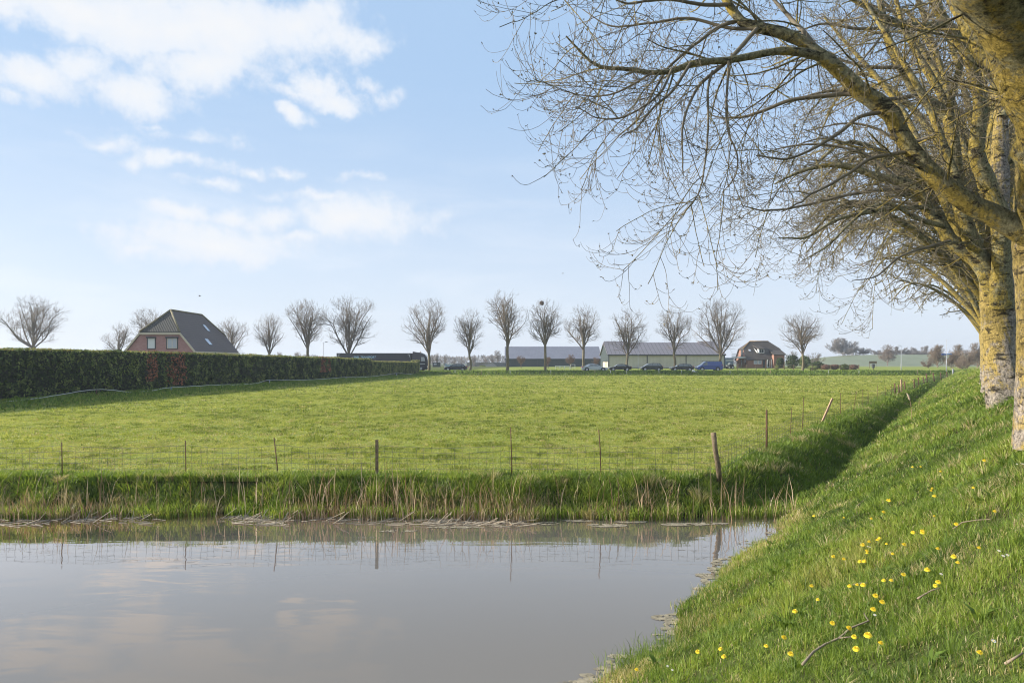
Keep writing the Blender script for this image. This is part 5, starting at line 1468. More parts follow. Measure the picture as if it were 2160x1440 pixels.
# white hurdles in front of the green shed
for i, px in enumerate((1171, 1181, 1191, 1203)):
    x0 = hxp(px, 160); zb = float(H(x0, 160))
    r_ = empty('hurdle', (x0, 160, zb), label=['pale timber hurdle, leftmost of the four before the dark green shed', 'second pale timber hurdle from the left before the green shed', 'third pale timber hurdle from the left before the green shed', 'tallest pale timber hurdle, rightmost of the four'][i], cat='hurdle', group='pale hurdles before the dark green shed')
    hh = 1.1 if i == 3 else .75
    mb = MB()
    for zz in (.3, hh - .1): mb.box(.1, 1.05, -.03, .03, zz, zz + .09)
    mb.build('rail', m_white, r_)
    for xx in (0, 1.05): MB().box(xx, xx + .09, -.05, .05, 0, hh).build('post', m_white, r_)

# ------------------------------------------------------------------ vehicles (local: front at -x, length along x, y to the viewer is -)
def paint(name, c, rough=.22, metal=.2):
    m = pbr(name, c, rough, metal)
    for n_ in m.node_tree.nodes:
        if n_.type == 'BSDF_PRINCIPLED':
            n_.inputs['Coat Weight'].default_value = .6; n_.inputs['Coat Roughness'].default_value = .06
    return m
m_carglass = pbr('car window glass', (0.15, 0.17, 0.165), 0.08, spec=.6)  # pale base colour paints in reflections and brightness seen through the glass
m_tail = pbr('red tail lamp', (.45, .03, .03), .3)
m_head = pbr('clear head lamp', (.65, .65, .62), .15)
m_orange = pbr('orange lamp', (.7, .28, .04), .3)
def car(name, label, px_front, px_rear, Yd, kind, mat, cat='car', face_left=True, hub=m_rim, group='vehicles parked along the far road'):
    xa, xb = hxp(px_front, Yd), hxp(px_rear, Yd)
    Lc = abs(xb - xa)
    z0 = float(H((xa + xb) / 2, Yd + 1)) + .05
    root = empty(name, ((xa + xb) / 2, Yd, z0), rz=0 if face_left else math.pi, label=label, cat=cat, group=group)
    S = {  # outline of lower body (0..1 along, z), roof cabin outline, roof height, wheel positions
     'hatch': ([(0, .25), (0, .55), (.03, .68), (.25, .88), (.30, .92), (.93, .98), (.985, .90), (1, .55), (.99, .28)], [(.22, .88), (.40, 1.38), (.55, 1.45), (.82, 1.40), (.95, .96)], .17, .81),
     'sedan': ([(0, .25), (0, .55), (.03, .66), (.27, .86), (.32, .89), (.84, .95), (.985, .92), (1, .6), (.99, .28)], [(.25, .86), (.42, 1.36), (.55, 1.42), (.70, 1.37), (.90, .94)], .18, .80),
     'mpv': ([(0, .27), (0, .6), (.03, .72), (.20, .95), (.25, .98), (.94, 1.02), (.99, .92), (1, .55), (.99, .28)], [(.13, .90), (.36, 1.50), (.55, 1.60), (.85, 1.55), (.965, 1.0)], .18, .80),
     'van': ([(0, .3), (0, .62), (.03, .85), (.17, 1.12), (.2, 1.15), (.99, 1.2), (1, 1.1), (1, .5), (.99, .32)], [(.14, 1.08), (.30, 1.78), (.36, 1.9), (.97, 1.9), (.995, 1.15)], .19, .80)}[kind]
    low, cab, wf, wr = S
    wd = .92 if kind == 'van' else .88
    X = lambda f: (f - .5) * Lc
    mb = MB()
    n = len(low)
    prof = [(X(f), z) for f, z in low]
    secs = []
    for (yy, sc, dz) in ((-wd, .985, .0), (-wd + .1, 1.0, .03), (wd - .1, 1.0, .03), (wd, .985, .0)):
        secs.append([(x * sc, yy, z + dz if z > .5 else z) for x, z in prof])
    b = [p for s_ in secs for p in s_]
    fs = [tuple(range(n)), tuple(range(4 * n - 1, 3 * n - 1, -1))]
    for k in range(3):
        fs += [(k * n + i, (k + 1) * n + i, (k + 1) * n + (i + 1) % n, k * n + (i + 1) % n) for i in range(n)]
    mb.add(b, fs)
    m = len(cab)
    ins = lambda z: .05 + .22 * max(0, (z - .9)) / .6 if kind != 'van' else .03 + .14 * max(0, z - 1.1) / .8
    A = [(X(f), -wd + ins(z), z) for f, z in cab]; B = [(X(f), wd - ins(z), z) for f, z in cab]
    mb.add(A + B, [tuple(range(m)), tuple(range(2 * m - 1, m - 1, -1))] + [(i, i + m, (i + 1) % m + m, (i + 1) % m) for i in range(m)])
    body = mb.build('body', mat, root, bevel=.03)
    # dark arches
    wrd = .33 if kind != 'van' else .35
    for f in (wf, wr):
        for sg in (-1, 1):
            MB().disc((X(f), sg * (wd - .05), wrd + .04), (0, 1, 0), wrd + .09, .14, 18).build('wheel_arch', m_black, body)
            w_ = MB().disc((X(f), sg * (wd - .06), wrd), (0, 1, 0), wrd, .22, 22).build('wheel', m_black, root)
            rm = MB()
            rm.disc((X(f), sg * (wd + .055), wrd), (0, 1, 0), wrd * .66, .02, 18)
            for k in range(5):
                a = k * 2 * math.pi / 5
                rm.bar((X(f), sg * (wd + .075), wrd), (X(f) + math.cos(a) * wrd * .6, sg * (wd + .075), wrd + math.sin(a) * wrd * .6), .07, .03)
            rm.build('rim', hub, w_)
    # glazing
    def lerp(p, q, u): return tuple(p[i] * (1 - u) + q[i] * u for i in range(3))
    for sg in (-1, 1):
        zt = max(z for f, z in cab) - .1
        zb = (.98 if kind in ('hatch', 'sedan') else 1.06) if kind != 'van' else 1.18
        def edge(fr, z):  # x on the cabin outline at height z (front or rear side)
            seq = cab[:3] if fr else cab[-2:][::-1]
            for (f0, z0_), (f1, z1_) in zip(seq[:-1], seq[1:]):
                if min(z0_, z1_) <= z <= max(z0_, z1_): return f0 + (f1 - f0) * (z - z0_) / (z1_ - z0_)
            return seq[-1][0] if fr else seq[-1][0]
        if kind == 'van':
            spans = [(edge(True, zb) + .035, .40, edge(True, zt) + .02, .40)]
        else:
            fa, fb = edge(True, zb) + .03, edge(False, zb) - .035
            ta, tb2 = edge(True, zt) + .02, edge(False, zt) - .05
            k1_, k2_ = .53, .76
            spans = [(fa, k1_ - .008, ta, k1_ - .008), (k1_ + .008, k2_, k1_ + .008, min(k2_ - .02, tb2 - .02))]
            if kind in ('mpv', 'hatch'): spans.append((k2_ + .015, fb, k2_ - .005, tb2))
        for (a0, a1, b0, b1) in spans:
            yy = lambda z: sg * (wd - ins(z) + .012)
            g_ = MB().add([(X(a0), yy(zb), zb), (X(a1), yy(zb), zb), (X(b1), yy(zt), zt), (X(b0), yy(zt), zt)], [(0, 1, 2, 3) if sg < 0 else (3, 2, 1, 0)])
            g_.build('side_window', m_carglass, body)
    f0, z0_ = cab[0]; f1, z1_ = cab[1]
    for nm, (fa, za), (fb, zb2) in (('windscreen', cab[0], cab[1]), ('rear_window', cab[-1], cab[-2])):
        sgx = -.02 if nm == 'windscreen' else .02
        if nm == 'rear_window' and kind == 'van': za = 1.25
        lo_, hi_ = .1, .92
        pa = (X(fa) + (X(fb) - X(fa)) * lo_ + sgx, za + (zb2 - za) * lo_ + .015); pb = (X(fa) + (X(fb) - X(fa)) * hi_ + sgx, za + (zb2 - za) * hi_ + .015)
        ya, yb2 = wd - ins(pa[1]) - .08, wd - ins(pb[1]) - .08
        MB().add([(pa[0], -ya, pa[1]), (pa[0], ya, pa[1]), (pb[0], yb2, pb[1]), (pb[0], -yb2, pb[1])], [(0, 1, 2, 3)]).build(nm, m_carglass, body)
    zt_ = .62 if kind != 'van' else .72
    for sg in (-1, 1):
        MB().box(X(.0) - .02, X(.075), sg * (wd - .17) - .16, sg * (wd - .17) + .19, zt_, zt_ + .14).build('headlight', m_head, root, bevel=.02)
        th = .26 if kind in ('hatch', 'mpv') else .15
        MB().box(X(.935), X(1.0) + .01, sg * (wd - .14) - .12, sg * (wd - .14) + .155, zt_ + .12, zt_ + .12 + (th if kind != 'van' else .4)).build('tail_light', m_tail, root, bevel=.02)
        MB().box(X(.30), X(.33), sg * (wd + .02) - .02, sg * (wd + .10) + .05, .95, 1.08).build('mirror', mat, body)
    return root
Yc = 136.5
m_darkblue = paint('midnight blue paint', (.014, .018, .034))
m_silver = paint('pale silver paint', (.46, .50, .55), .25, .4)
m_blackp = paint('black paint', (.010, .011, .018))
m_grey = paint('dark grey green paint', (.035, .042, .044))
m_anth = paint('anthracite paint', (.020, .024, .034))
m_vanb = paint('blue paint', (.030, .065, .24), .3, .0)
car('parked_car', 'black hatchback standing alone between the lorry and the narrow tree', 937.5, 985.5, 136, 'hatch', m_darkblue)
car('parked_car', 'pale silver liftback facing right, nose to the black saloon', 1281, 1226, 131.5, 'sedan', m_silver, face_left=False)
car('parked_car', 'black saloon car between the silver car and the street lamp', 1284, 1331, 136.5, 'sedan', m_blackp)
car('parked_car', 'dark grey people carrier with red tail lamp right of the street lamp', 1351, 1397, 136.5, 'mpv', m_grey)
car('parked_car', 'anthracite hatchback with an orange front lamp, left of the blue van', 1414, 1461.5, 136.5, 'hatch', m_anth)
vn = car('parked_van', 'blue panel van with roof rack before the end of the cream shed', 1468.5, 1522, 136.5, 'van', m_vanb, 'van')
mb = MB()
for yy in (-.75, .75): mb.bar((-1.6, yy, 2.02), (2.3, yy, 2.02), .05)
for k in range(6): mb.bar((-1.5 + k * .72, -.75, 2.02), (-1.5 + k * .72, .75, 2.02), .05); mb.bar((-1.5 + k * .72, -.75, 1.88), (-1.5 + k * .72, -.75, 2.02), .05)
mb.build('roof_rack', m_frame, vn)
c2 = car('parked_car', 'dark car with red lamps parked between the cream shed and the farmhouse', 1534, 1545, 160, 'hatch', m_anth)
bpy.context.view_layer.update()
# small bluish lorry behind
x0 = hxp(1529, 190); zb = float(H(x0, 190)); root = empty('box_trailer', (x0, 190, zb), label='blue grey box trailer between the cream shed and the farmhouse', cat='trailer')
MB().box(0, 2.4, 0, 5, .7, 2.75).build('body', pbr('blue grey panel', (.13, .18, .26), .5), root, bevel=.05)
MB().box(.25, 2.15, -.03, -.002, 1.75, 2.3).build('rear_window', m_curtain, root)
for xx in (.3, 2.1):
    for yy in (1, 4): MB().disc((xx, yy, .38), (1, 0, 0), .38, .25, 14).build('wheel', m_black, root)

# lorry
Yt = 133.5
xL, xR = hxp(710, Yt), hxp(903.5, Yt)
zb = float(H(hxp(850, Yt), Yt)) + .05
root = empty('lorry', (xR, Yt, zb), label='dark articulated lorry with light blue lettering behind the end of the hedge', cat='lorry', group='vehicles parked along the far road')
m_truck = paint('blue black lorry paint', (.020, .024, .040), .3, .1)
m_tarp = pbr('charcoal trailer curtain', (.052, .050, .060), .6, var=.12, vscale=.5)
top = hz(744.5, Yt) - zb
tx0, tx1 = xL - xR, hxp(867, Yt) - xR
tr = MB().box(tx0, tx1, .0, 2.55, 1.15, top).build('trailer', m_tarp, root, bevel=.03)
mb = MB(); mb.box(tx0, tx1, -.02, -.002, top - .14, top - .02)
for xx in (tx0, tx1 - .12): mb.box(xx, xx + .12, -.03, -.004, 1.15, top - .15)
mb.build('trailer_rail', m_frame, tr)
mb = MB()
for (xx, sx) in ((tx0 + .3, 1), (tx1 - .3, -1)): mb.box(min(xx, xx + sx * .35), max(xx, xx + sx * .35), -.04, -.021, top - .32, top - .24); mb.box(xx - .04, xx + .04, -.04, -.021, top - .75, top - .33)
mb.build('marker', m_white, tr)
fc = bpy.data.curves.new('lettering', 'FONT'); fc.body = 'SNEL TRANSPORT'; fc.size = 1.0; fc.extrude = .004; fc.shear = .15; fc.offset = .012
fo = bpy.data.objects.new('tmp_text', fc); COL.objects.link(fo)
dg = bpy.context.evaluated_depsgraph_get(); me = bpy.data.meshes.new_from_object(fo.evaluated_get(dg)); bpy.data.objects.remove(fo)
xs_ = [v_.co.x for v_ in me.vertices]; wtx = max(xs_) - min(xs_)
me.name = 'lettering'; me.materials.clear(); me.materials.append(pbr('light blue lettering', (.42, .68, .86), .5))
lt = link('lettering', me, tr)
want = (793 - 745.5) / F * Yt
lt.scale = (want / wtx, (755.0 - 750.8) / F * Yt * 1.35, 1); lt.rotation_euler = (R(90), 0, 0); lt.location = (hxp(745.5, Yt) - xR, -.012, hz(754.9, Yt) - zb)
MB().box(hxp(742, Yt) - xR, hxp(743.6, Yt) - xR, -.012, -.004, hz(754.5, Yt) - zb, hz(753, Yt) - zb).build('emblem', m_white, tr)
# cab
cx0 = hxp(869.5, Yt) - xR
prof = [(cx0, .55), (cx0, 2.9), (cx0 + .05, 3.2), (cx0 + .1, 3.85), (cx0 + .7, 3.72), (cx0 + 1.7, 3.62), (cx0 + 2.45, 3.3), (cx0 + 2.85, 2.75), (-.12, 1.75), (0, 1.5), (0, .45), (-.2, .35), (cx0 + .6, .35)]
prof = [(min(a, 0), b_) for a, b_ in prof]
mb = MB(); n = len(prof); secs = []
for (yy, k) in ((.02, .97), (.15, 1.0), (2.4, 1.0), (2.53, .97)): secs += [(cx0 + (x - cx0) * k, yy, z) for x, z in prof]
fs = [tuple(range(n))[::-1], tuple(range(3 * n, 4 * n))]
for k in range(3): fs += [(k * n + (i + 1) % n, (k + 1) * n + (i + 1) % n, (k + 1) * n + i, k * n + i) for i in range(n)]
mb.add(secs, fs); cab_ = mb.build('cab', m_truck, root)
MB().add([(cx0 + 1.75, -.0, 1.95), (cx0 + 2.55, -.0, 1.95), (cx0 + 2.35, .0, 2.75), (cx0 + 1.75, .0, 2.75)], [(0, 1, 2, 3)]).build('side_window', m_curtain, cab_)
MB().add([(cx0 + 2.86, .3, 2.72), (cx0 + 2.86, 2.2, 2.72), (-.08, 2.25, 1.85), (-.08, .25, 1.85)], [(0, 1, 2, 3)]).build('windscreen', m_curtain, cab_)
MB().box(cx0 + 2.6, cx0 + 2.75, -.3, -.05, 2.0, 2.7).build('mirror', m_black, cab_)
MB().box(cx0 + 1.5, cx0 + 1.62, .3, .6, 3.66, 3.86).build('beacon', m_orange, cab_)
MB().box(-.25, .02, -.01, .4, .75, 1.0).build('headlight', m_head, root)
MB().box(cx0 + 1.5, cx0 + 2.5, -.02, .01, 1.35, 1.52).build('badge', m_metal, cab_)
for xx in (cx0 + 1.7, cx0 - 2.0, tx0 + 2.0, tx0 + 3.3, tx0 + 4.6):
    for yy in (.2, 2.35):
        w_ = MB().disc((xx, yy, .5), (0, 1, 0), .5, .32, 22).build('wheel', m_black, root); MB().disc((xx, yy - .17, .5), (0, 1, 0), .26, .03, 14).build('rim', m_metal, w_)
MB().box(tx0 + .5, cx0 + 2.2, .35, 2.2, .75, 1.13).build('chassis', m_frame, root)

# ------------------------------------------------------------------ lamps, signs
def lamp(label, px, ptop, Yd, r=.07, arm=.9, side=1, mat=m_metal):
    x = hxp(px, Yd); zb = float(H(x, Yd)); ht = hz(ptop, Yd) - zb
    root = empty('street_lamp', (x, Yd, zb), label=label, cat='street lamp', group='slim street lamps by the far road')
    MB().tube([(0, 0, -.1), (0, 0, 1.2), (0, 0, 1.25), (0, 0, ht)], [r * 1.5, r * 1.5, r, r * .7], 8).build('pole', mat, root, True)
    MB().tube([(0, 0, ht - .05), (side * arm * .5, 0, ht + .05)], .035, 6).build('arm', mat, root)
    MB().box(min(side * arm * .45, side * arm), max(side * arm * .45, side * arm), -.12, .12, ht, ht + .12).build('lamp_head', m_frame if mat is m_metal else mat, root, bevel=.03)
lamp('slim street lamp rising behind the hedge left of the lorry', 682, 722, 144)
m_palepole = pbr('white lamp pole', (.40, .41, .42), .5)
lamp('white street lamp pole in front of the cream shed', 1346, 703, 140, .05, .6, 1, m_palepole)
lamp('white street lamp by the dike, left of the blue sign', 1901, 729, 150, .06, .8, -1, m_palepole)
Ys = 128
x = hxp(1996.5, Ys); zb = float(H(x, Ys)); root = empty('sign_mast', (x, Ys, zb), label='tall white mast carrying two blue road name boards', cat='sign')
MB().tube([(0, 0, -.1), (0, 0, 2.2), (0, 0, 2.25), (0, 0, hz(716, Ys) - zb)], [.10, .10, .05, .035], 8).build('pole', m_palepole, root, True)
m_sign = pbr('blue sign plate', (.03, .12, .42), .4)
zs = hz(747, Ys) - zb
MB().box(-1.0, -.1, -.12, -.07, zs - .14, zs + .10).build('sign_board', m_sign, root)
MB().box(.1, 1.0, -.02, .03, zs - .06, zs + .12).build('sign_board', pbr('pale blue sign plate', (.12, .28, .60), .4), root)
MB().box(-.16, .16, -.14, -.07, zs - .2, zs - .14).build('bracket', m_metal, root)

# dark bin and picnic bench near the dike
x = hxp(1842, 150); zb = float(H(x, 150)); root = empty('litter_bin', (x, 150, zb), label='dark litter bin standing on the verge before the dike', cat='bin')
MB().tube([(0, 0, .45), (0, 0, 1.25)], [.28, .33], 12).build('body', m_frame, root); MB().tube([(0, 0, 1.26), (0, 0, 1.4)], [.38, .2], 12).build('lid', m_frame, root); MB().box(-.05, .05, -.05, .05, 0, .5).build('post', m_frame, root)
x = hxp(1834, 170); zb = float(H(x, 170)); root = empty('notice_board', (x, 170, zb), label='low framed notice board beyond the litter bin', cat='board')
for xx in (0, 1.6): MB().box(xx, xx + .08, -.04, .04, 0, 1.7).build('post', m_wood, root)
MB().box(-.1, 1.8, -.06, -.041, 1.2, 1.75).build('panel', m_wood, root)

# rail fence before the farmhouse
Yf = 146
root = empty('rail_fence', (hxp(1556, Yf), Yf, float(H(hxp(1600, Yf), Yf))), label='dark two rail timber fence in front of the farmhouse garden', cat='fence')
Lf = hxp(1812, Yf) - hxp(1556, Yf)
for zz in (.55, 1.02): MB().box(0, Lf, -.03, .02, zz, zz + .12).build('rail', m_wood, root)
for k in range(14):
    xx = Lf * k / 13; MB().box(xx - .06, xx + .06, .021, .14, -.1, 1.25).build('post', m_wood, root)

# garden evergreens
def evergreen(label, px, ptop, pbot, wpx, Yd, seed, tone=.15, cat='bush', name='evergreen_bush', mat=None, pale=False):
    rg = np.random.default_rng(seed)
    x = hxp(px, Yd); zb = float(H(x, Yd)); h = hz(ptop, Yd) - zb; w = wpx / F * Yd / 2
    n = 1500
    d = rg.normal(0, 1, (n, 3)); d /= np.linalg.norm(d, axis=1, keepdims=True)
    r = rg.uniform(.55, 1.0, n) ** .6 * (0.75 + .5 * vnoise(d[:, 0] * 2 + 9, d[:, 2] * 2 + 4 + d[:, 1], seed, 3))
    c = np.stack([d[:, 0] * r * w, d[:, 1] * r * w, h * .5 + d[:, 2] * r * h * .5], -1)
    c[:, 2] = np.abs(c[:, 2])
    s = rg.uniform(.08, .22, n)[:, None]; u = rg.normal(0, 1, (n, 3)); u /= np.linalg.norm(u, axis=1, keepdims=True); v_ = np.cross(u, d)
    V = np.stack([c - u * s, c + v_ * s * .7, c + u * s, c - v_ * s * .7], 1).reshape(-1, 3)
    root = empty(name, (x, Yd, zb), label=label, cat=cat)
    link('foliage', fast_mesh('foliage', V, [np.arange(4 * n).reshape(-1, 4)], mat or m_hedge, False, {'tint': np.repeat(np.clip(rg.normal(tone, .12, n), 0, .66), 4)}), root)
    MB().tube([(0, 0, -.1), (.05, 0, h * .4), (0, 0, h * .8)], [.12, .09, .04], 6).build('stem', m_farbark, root)
evergreen('dark clipped evergreen against the right wing of the farmhouse', 1645, 753, 770, 17, 167, 1)
evergreen('tall dark evergreen bush right of the farmhouse corner', 1671, 746, 772, 28, 166, 2)
evergreen('grey green evergreen bush behind the lone round tree', 1697, 750, 772, 26, 168, 3, .35)
evergreen('low dark spreading bush at the right end of the farmhouse garden', 1724, 762, 773, 26, 160, 4)
evergreen('small bright yellow green bush behind the rail fence', 1639, 770, 776, 6, 149, 5, .75)
evergreen('low olive bush behind the rail fence near the lone tree', 1715, 771, 776, 22, 150, 6, .5)
evergreen('dark green low bush at the right end of the rail fence', 1782, 768, 776, 22, 152, 7, .3)
m_red = grass_mat('russet hedge leaf', [(0, (.10, .045, .03)), (1, (.22, .12, .08))], .1)
for k, px in enumerate((1742, 1760, 1800)):
    evergreen(['low russet bush left of the pair behind the rail fence', 'low russet bush in the middle behind the rail fence', 'low russet bush at the very end of the rail fence'][k], px, 768.5, 776, 20, 156, 20 + k, .4, mat=m_red, name='russet_bush')
evergreen('green bush beside the sand heap', 1018, 771, 776, 13, 236, 8, .6)

# ------------------------------------------------------------------ wire fences
def post(parent, base, topp, r, mat, sides=7, square=False):
    mb = MB()
    if square: mb.bar(base, topp, r * 2, r * 1.8)
    else: mb.tube([base, Vector(base).lerp(Vector(topp), .5) + Vector((.004, 0, 0)), topp], [r, r * .95, r * .92], sides)
    return mb.build('post', mat, parent, not square)
def fence_pt(px, py_b, Y_=None, z=0.0):
    d = (EYE - z) * F / (py_b - HOR) if Y_ is None else Y_
    return d
root = empty('wire_fence', (0, 13.95, 0), label='netting fence on rusty rods along the far pond bank', cat='fence')
pond_posts = [(-60, 932, -60, .011, 'r'), (130, 932, 131, .011, 'r'), (391, 929, 392, .011, 'r'), (578, 922, 588, .012, 'r'), (795, 927, 795, .030, 'w'), (1077, 901, 1080, .011, 'r'), (1263, 906, 1268, .011, 'b'), (1505, 912, 1518, .052, 'W')]
Yp = 13.95
tops = []
for (pt, py, pb, r, k) in pond_posts:
    bt = W(pt, py, Yp); bb_ = W(pb, 1010, Yp); bb_[2] = -.1
    bt = bt - np.array((0, Yp, 0)); bb_ = bb_ - np.array((0, Yp, 0))
    if k == 'b':
        MB().tube([bb_, bb_ * .35 + bt * .65 + np.array((.01, 0, 0)), bt], [r, r, r], 6).build('post', m_rust, root, True)
    elif k == 'W':
        MB().tube([bb_, bb_ * .7 + bt * .3 + np.array((.012, 0, 0)), bb_ * .35 + bt * .65 + np.array((-.008, 0, 0)), bt], [r, r * 1.02, r * .92, r * 1.0], 10).build('post', m_wood, root, True)
    else:
        post(root, bb_, bt, r, m_rust if k == 'r' else m_wood, square=(k == 'w'))
    tops.append((bt[0], bt[2]))
def net(name_pts, parent, hh, nrow, step, r, origin, seed, sag=.06, mat=m_wire):
    rg = np.random.default_rng(seed)
    mb = MB()
    P = [np.array(p, float) for p in name_pts]
    L = [0]
    for a, b_ in zip(P[:-1], P[1:]): L.append(L[-1] + np.linalg.norm(b_ - a))
    n = int(L[-1] / step)
    qs = np.linspace(0, L[-1], n)
    base = np.stack([np.interp(qs, L, [p[k] for p in P]) for k in range(3)], -1) - np.asarray(origin)
    # sag between posts
    sg = np.zeros(n)
    for a, b_ in zip(L[:-1], L[1:]):
        k = (qs >= a) & (qs <= b_); sg[k] = -sag * np.sin(np.pi * (qs[k] - a) / (b_ - a + 1e-6))
    for j in range(nrow):
        f = (j / (nrow - 1))
        pts = base.copy(); pts[:, 2] += .06 + (hh - .06) * f + sg * f + rg.normal(0, .006, n)
        mb.tube([tuple(p) for p in pts], r, 3, 0, False)
    for i in range(0, n):
        b0 = base[i]; a = rg.normal(0, .014)
        mb.tube([(b0[0], b0[1], b0[2] + .04), (b0[0] + a, b0[1], b0[2] + hh * .5), (b0[0] + a * .3, b0[1], b0[2] + hh + sg[i])], r * .8, 3, 0, False)
    return mb.build('wire_netting', mat, parent)
net([(-11.6, Yp, 0), (-9.18, Yp, 0), (-6.67, Yp, 0), (-4.8, Yp, 0), (-2.76, Yp, 0), (0, Yp, 0), (1.8, Yp, 0), (4.2, Yp, 0)], root, .66, 6, .155, .0036, (0, 13.95, 0), 5)

# fence along the ditch: (top px, top py, base px, base py, radius, kind)
dposts = [(1617, 864, 1617, 952, .026, 'I'), (1670, 860, 1666, 927, .010, 'r'), (1695, 838, 1692, 910, .012, 'r'), (1756, 840, 1730, 895, .034, 'P'), (1773, 828, 1773, 882, .011, 'r'), (1807, 826, 1798, 872, .011, 'r'), (1820, 821, 1820, 864, .013, 'r'),
          (1831, 823, 1831, 859, .013, 'r'), (1851, 813, 1852, 851, .012, 'r'), (1867, 815, 1868, 843, .014, 'r'), (1880, 814, 1880, 839, .014, 'r'), (1887, 808, 1888, 835, .045, 'w'), (1895, 811, 1897, 832, .045, 'w'), (1901, 800, 1902, 829, .05, 'P'), (1908, 804, 1909, 827, .05, 'w'),
          (1928, 800, 1929, 821, .055, 'w'), (1937, 796, 1938, 815, .06, 'w'), (1947, 795, 1950, 809, .06, 'w'), (1954, 788, 1956, 806, .07, 'w'), (1968, 786, 1971, 802, .07, 'w'), (1984, 785, 1985, 797, .07, 'w'), (1997, 784, 1998, 793, .08, 'w'), (2010, 778, 2011, 786, .12, 'G')]
root = empty('wire_fence', (6.7, 18, 0), label='netting fence on mixed leaning posts following the ditch', cat='fence')
pts = [(4.25, Yp, 0)]
org = np.array((6.7, 18.0, 0))
for (pt, pyt, pb, pyb, r, k) in dposts:
    d = EYE * F / (pyb - HOR + (0 if pyb > 800 else 1.5))
    d = min(d, 121)
    B_ = W(pb, HOR, d); B_[2] = float(H(B_[0], B_[1]))
    B_[2] = max(B_[2], -.05)
    T_ = np.array(W(pt, pyt, d)); pts.append(tuple(B_))
    post(root, B_ - org - np.array((0, 0, .1)), T_ - org, r, {'r': m_rust, 'I': m_rust, 'P': m_palewood, 'w': m_rust, 'G': m_metal}[k], square=k in 'PG')
net(pts, root, .62, 6, .24, .0035, org, 6)

# electric tape fence below the hedge
root = empty('tape_fence', (-20, 40, 0), label='sagging white tape fence on thin stakes below the hedge', cat='fence')
org = np.array((-20, 40, 0.0))
tape = [(-60, 857), (0, 849), (90, 838), (204, 821), (280, 827), (327, 822), (362, 817), (470, 811), (500, 811), (542, 808), (569, 801), (640, 801), (695, 798), (731, 795), (780, 794), (807, 791), (837, 787), (868, 789), (880, 791)]
def tape_d(px): return y_at(px) * .93
tp = [W(px, py, tape_d(px)) - org for px, py in tape]
tp = np.array(tp); tpp, _ = resample(tp, np.ones(len(tp)), 160)
tpp[:, 2] += np.random.default_rng(2).normal(0, .012, 160)
mb = MB()
for i in range(159):
    pass
    mb.bar(tpp[i], tpp[i + 1], .015, .028)
mb.build('tape', m_plastic_w, root)
m_bluep = pbr('blue plastic', (.10, .17, .50), .5)
for (pt, pyt, pb, pyb, c, r) in [(204, 821, 200, 850, 'd', .02), (280, 827, 272, 850, 'd', .03), (327, 826, 315, 845, 'w', .012), (362, 817, 356, 843, 'b', .03), (470, 814, 463, 830, 'w', .014), (560, 807, 556, 820, 'w', .016), (569, 801, 567, 821, 'g', .03), (640, 803, 634, 814, 'w', .018),
                                 (695, 799, 693, 807, 'w', .018), (730, 795, 729, 808, 'g', .028), (750, 796, 744, 806, 'w', .018), (771, 794, 766, 803, 'w', .02), (807, 793, 804, 800, 'w', .022), (837, 788, 835, 799, 'g', .035), (866, 789, 863, 794, 'w', .025), (875, 790, 881, 796, 'w', .022)]:
    d = tape_d(pt); a = W(pb, pyb, d) - org; b_ = W(pt, pyt, d) - org
    a[2] = min(a[2], float(H(a[0] + org[0], a[1] + org[1])) + .02)
    post(root, a, b_, r * (1.9 if r < .025 else 1.3), {'d': m_rust, 'w': m_plastic_w, 'b': m_bluep, 'g': m_metal}[c])

# thin posts at the far side of the field
root = empty('wire_fence', (0, 126.3, 0), label='faint low wire fence on thin pale stakes at the far field edge', cat='fence')
fps = [960, 1015, 1076, 1162, 1255, 1288, 1322, 1390, 1438, 1470, 1485, 1540, 1625, 1748, 1812, 1935, 1963]
for px in fps:
    xx = hxp(px, 126.3); z_ = float(H(xx, 126.3)); post(root, (xx, 0, z_ - .1), (xx, 0, z_ + .85), .035, m_palewood if px % 2 else m_metal)
mb = MB()
for zz in (.4, .78):
    for a, b_ in zip(fps[:-1], fps[1:]):
        xa, xb = hxp(a, 126.3), hxp(b_, 126.3); mb.tube([(xa, 0, float(H(xa, 126.3)) + zz), (xb, 0, float(H(xb, 126.3)) + zz)], .006, 3, 0, False)
mb.build('wire', m_wire, root)
# litter on the far verge
x = hxp(1459, 127); mb = MB(); mb.tube([(0, 0, .0), (.15, 0, .28), (.5, 0, .22), (.75, 0, .02)], [.05, .22, .2, .05], 7)
o = mb.build('plastic_bag', m_plastic_w, None, True); o.location = (x, 127, float(H(x, 127)) + .22); tag(o, 'white plastic bag caught on the far verge below the blue van', 'bag')

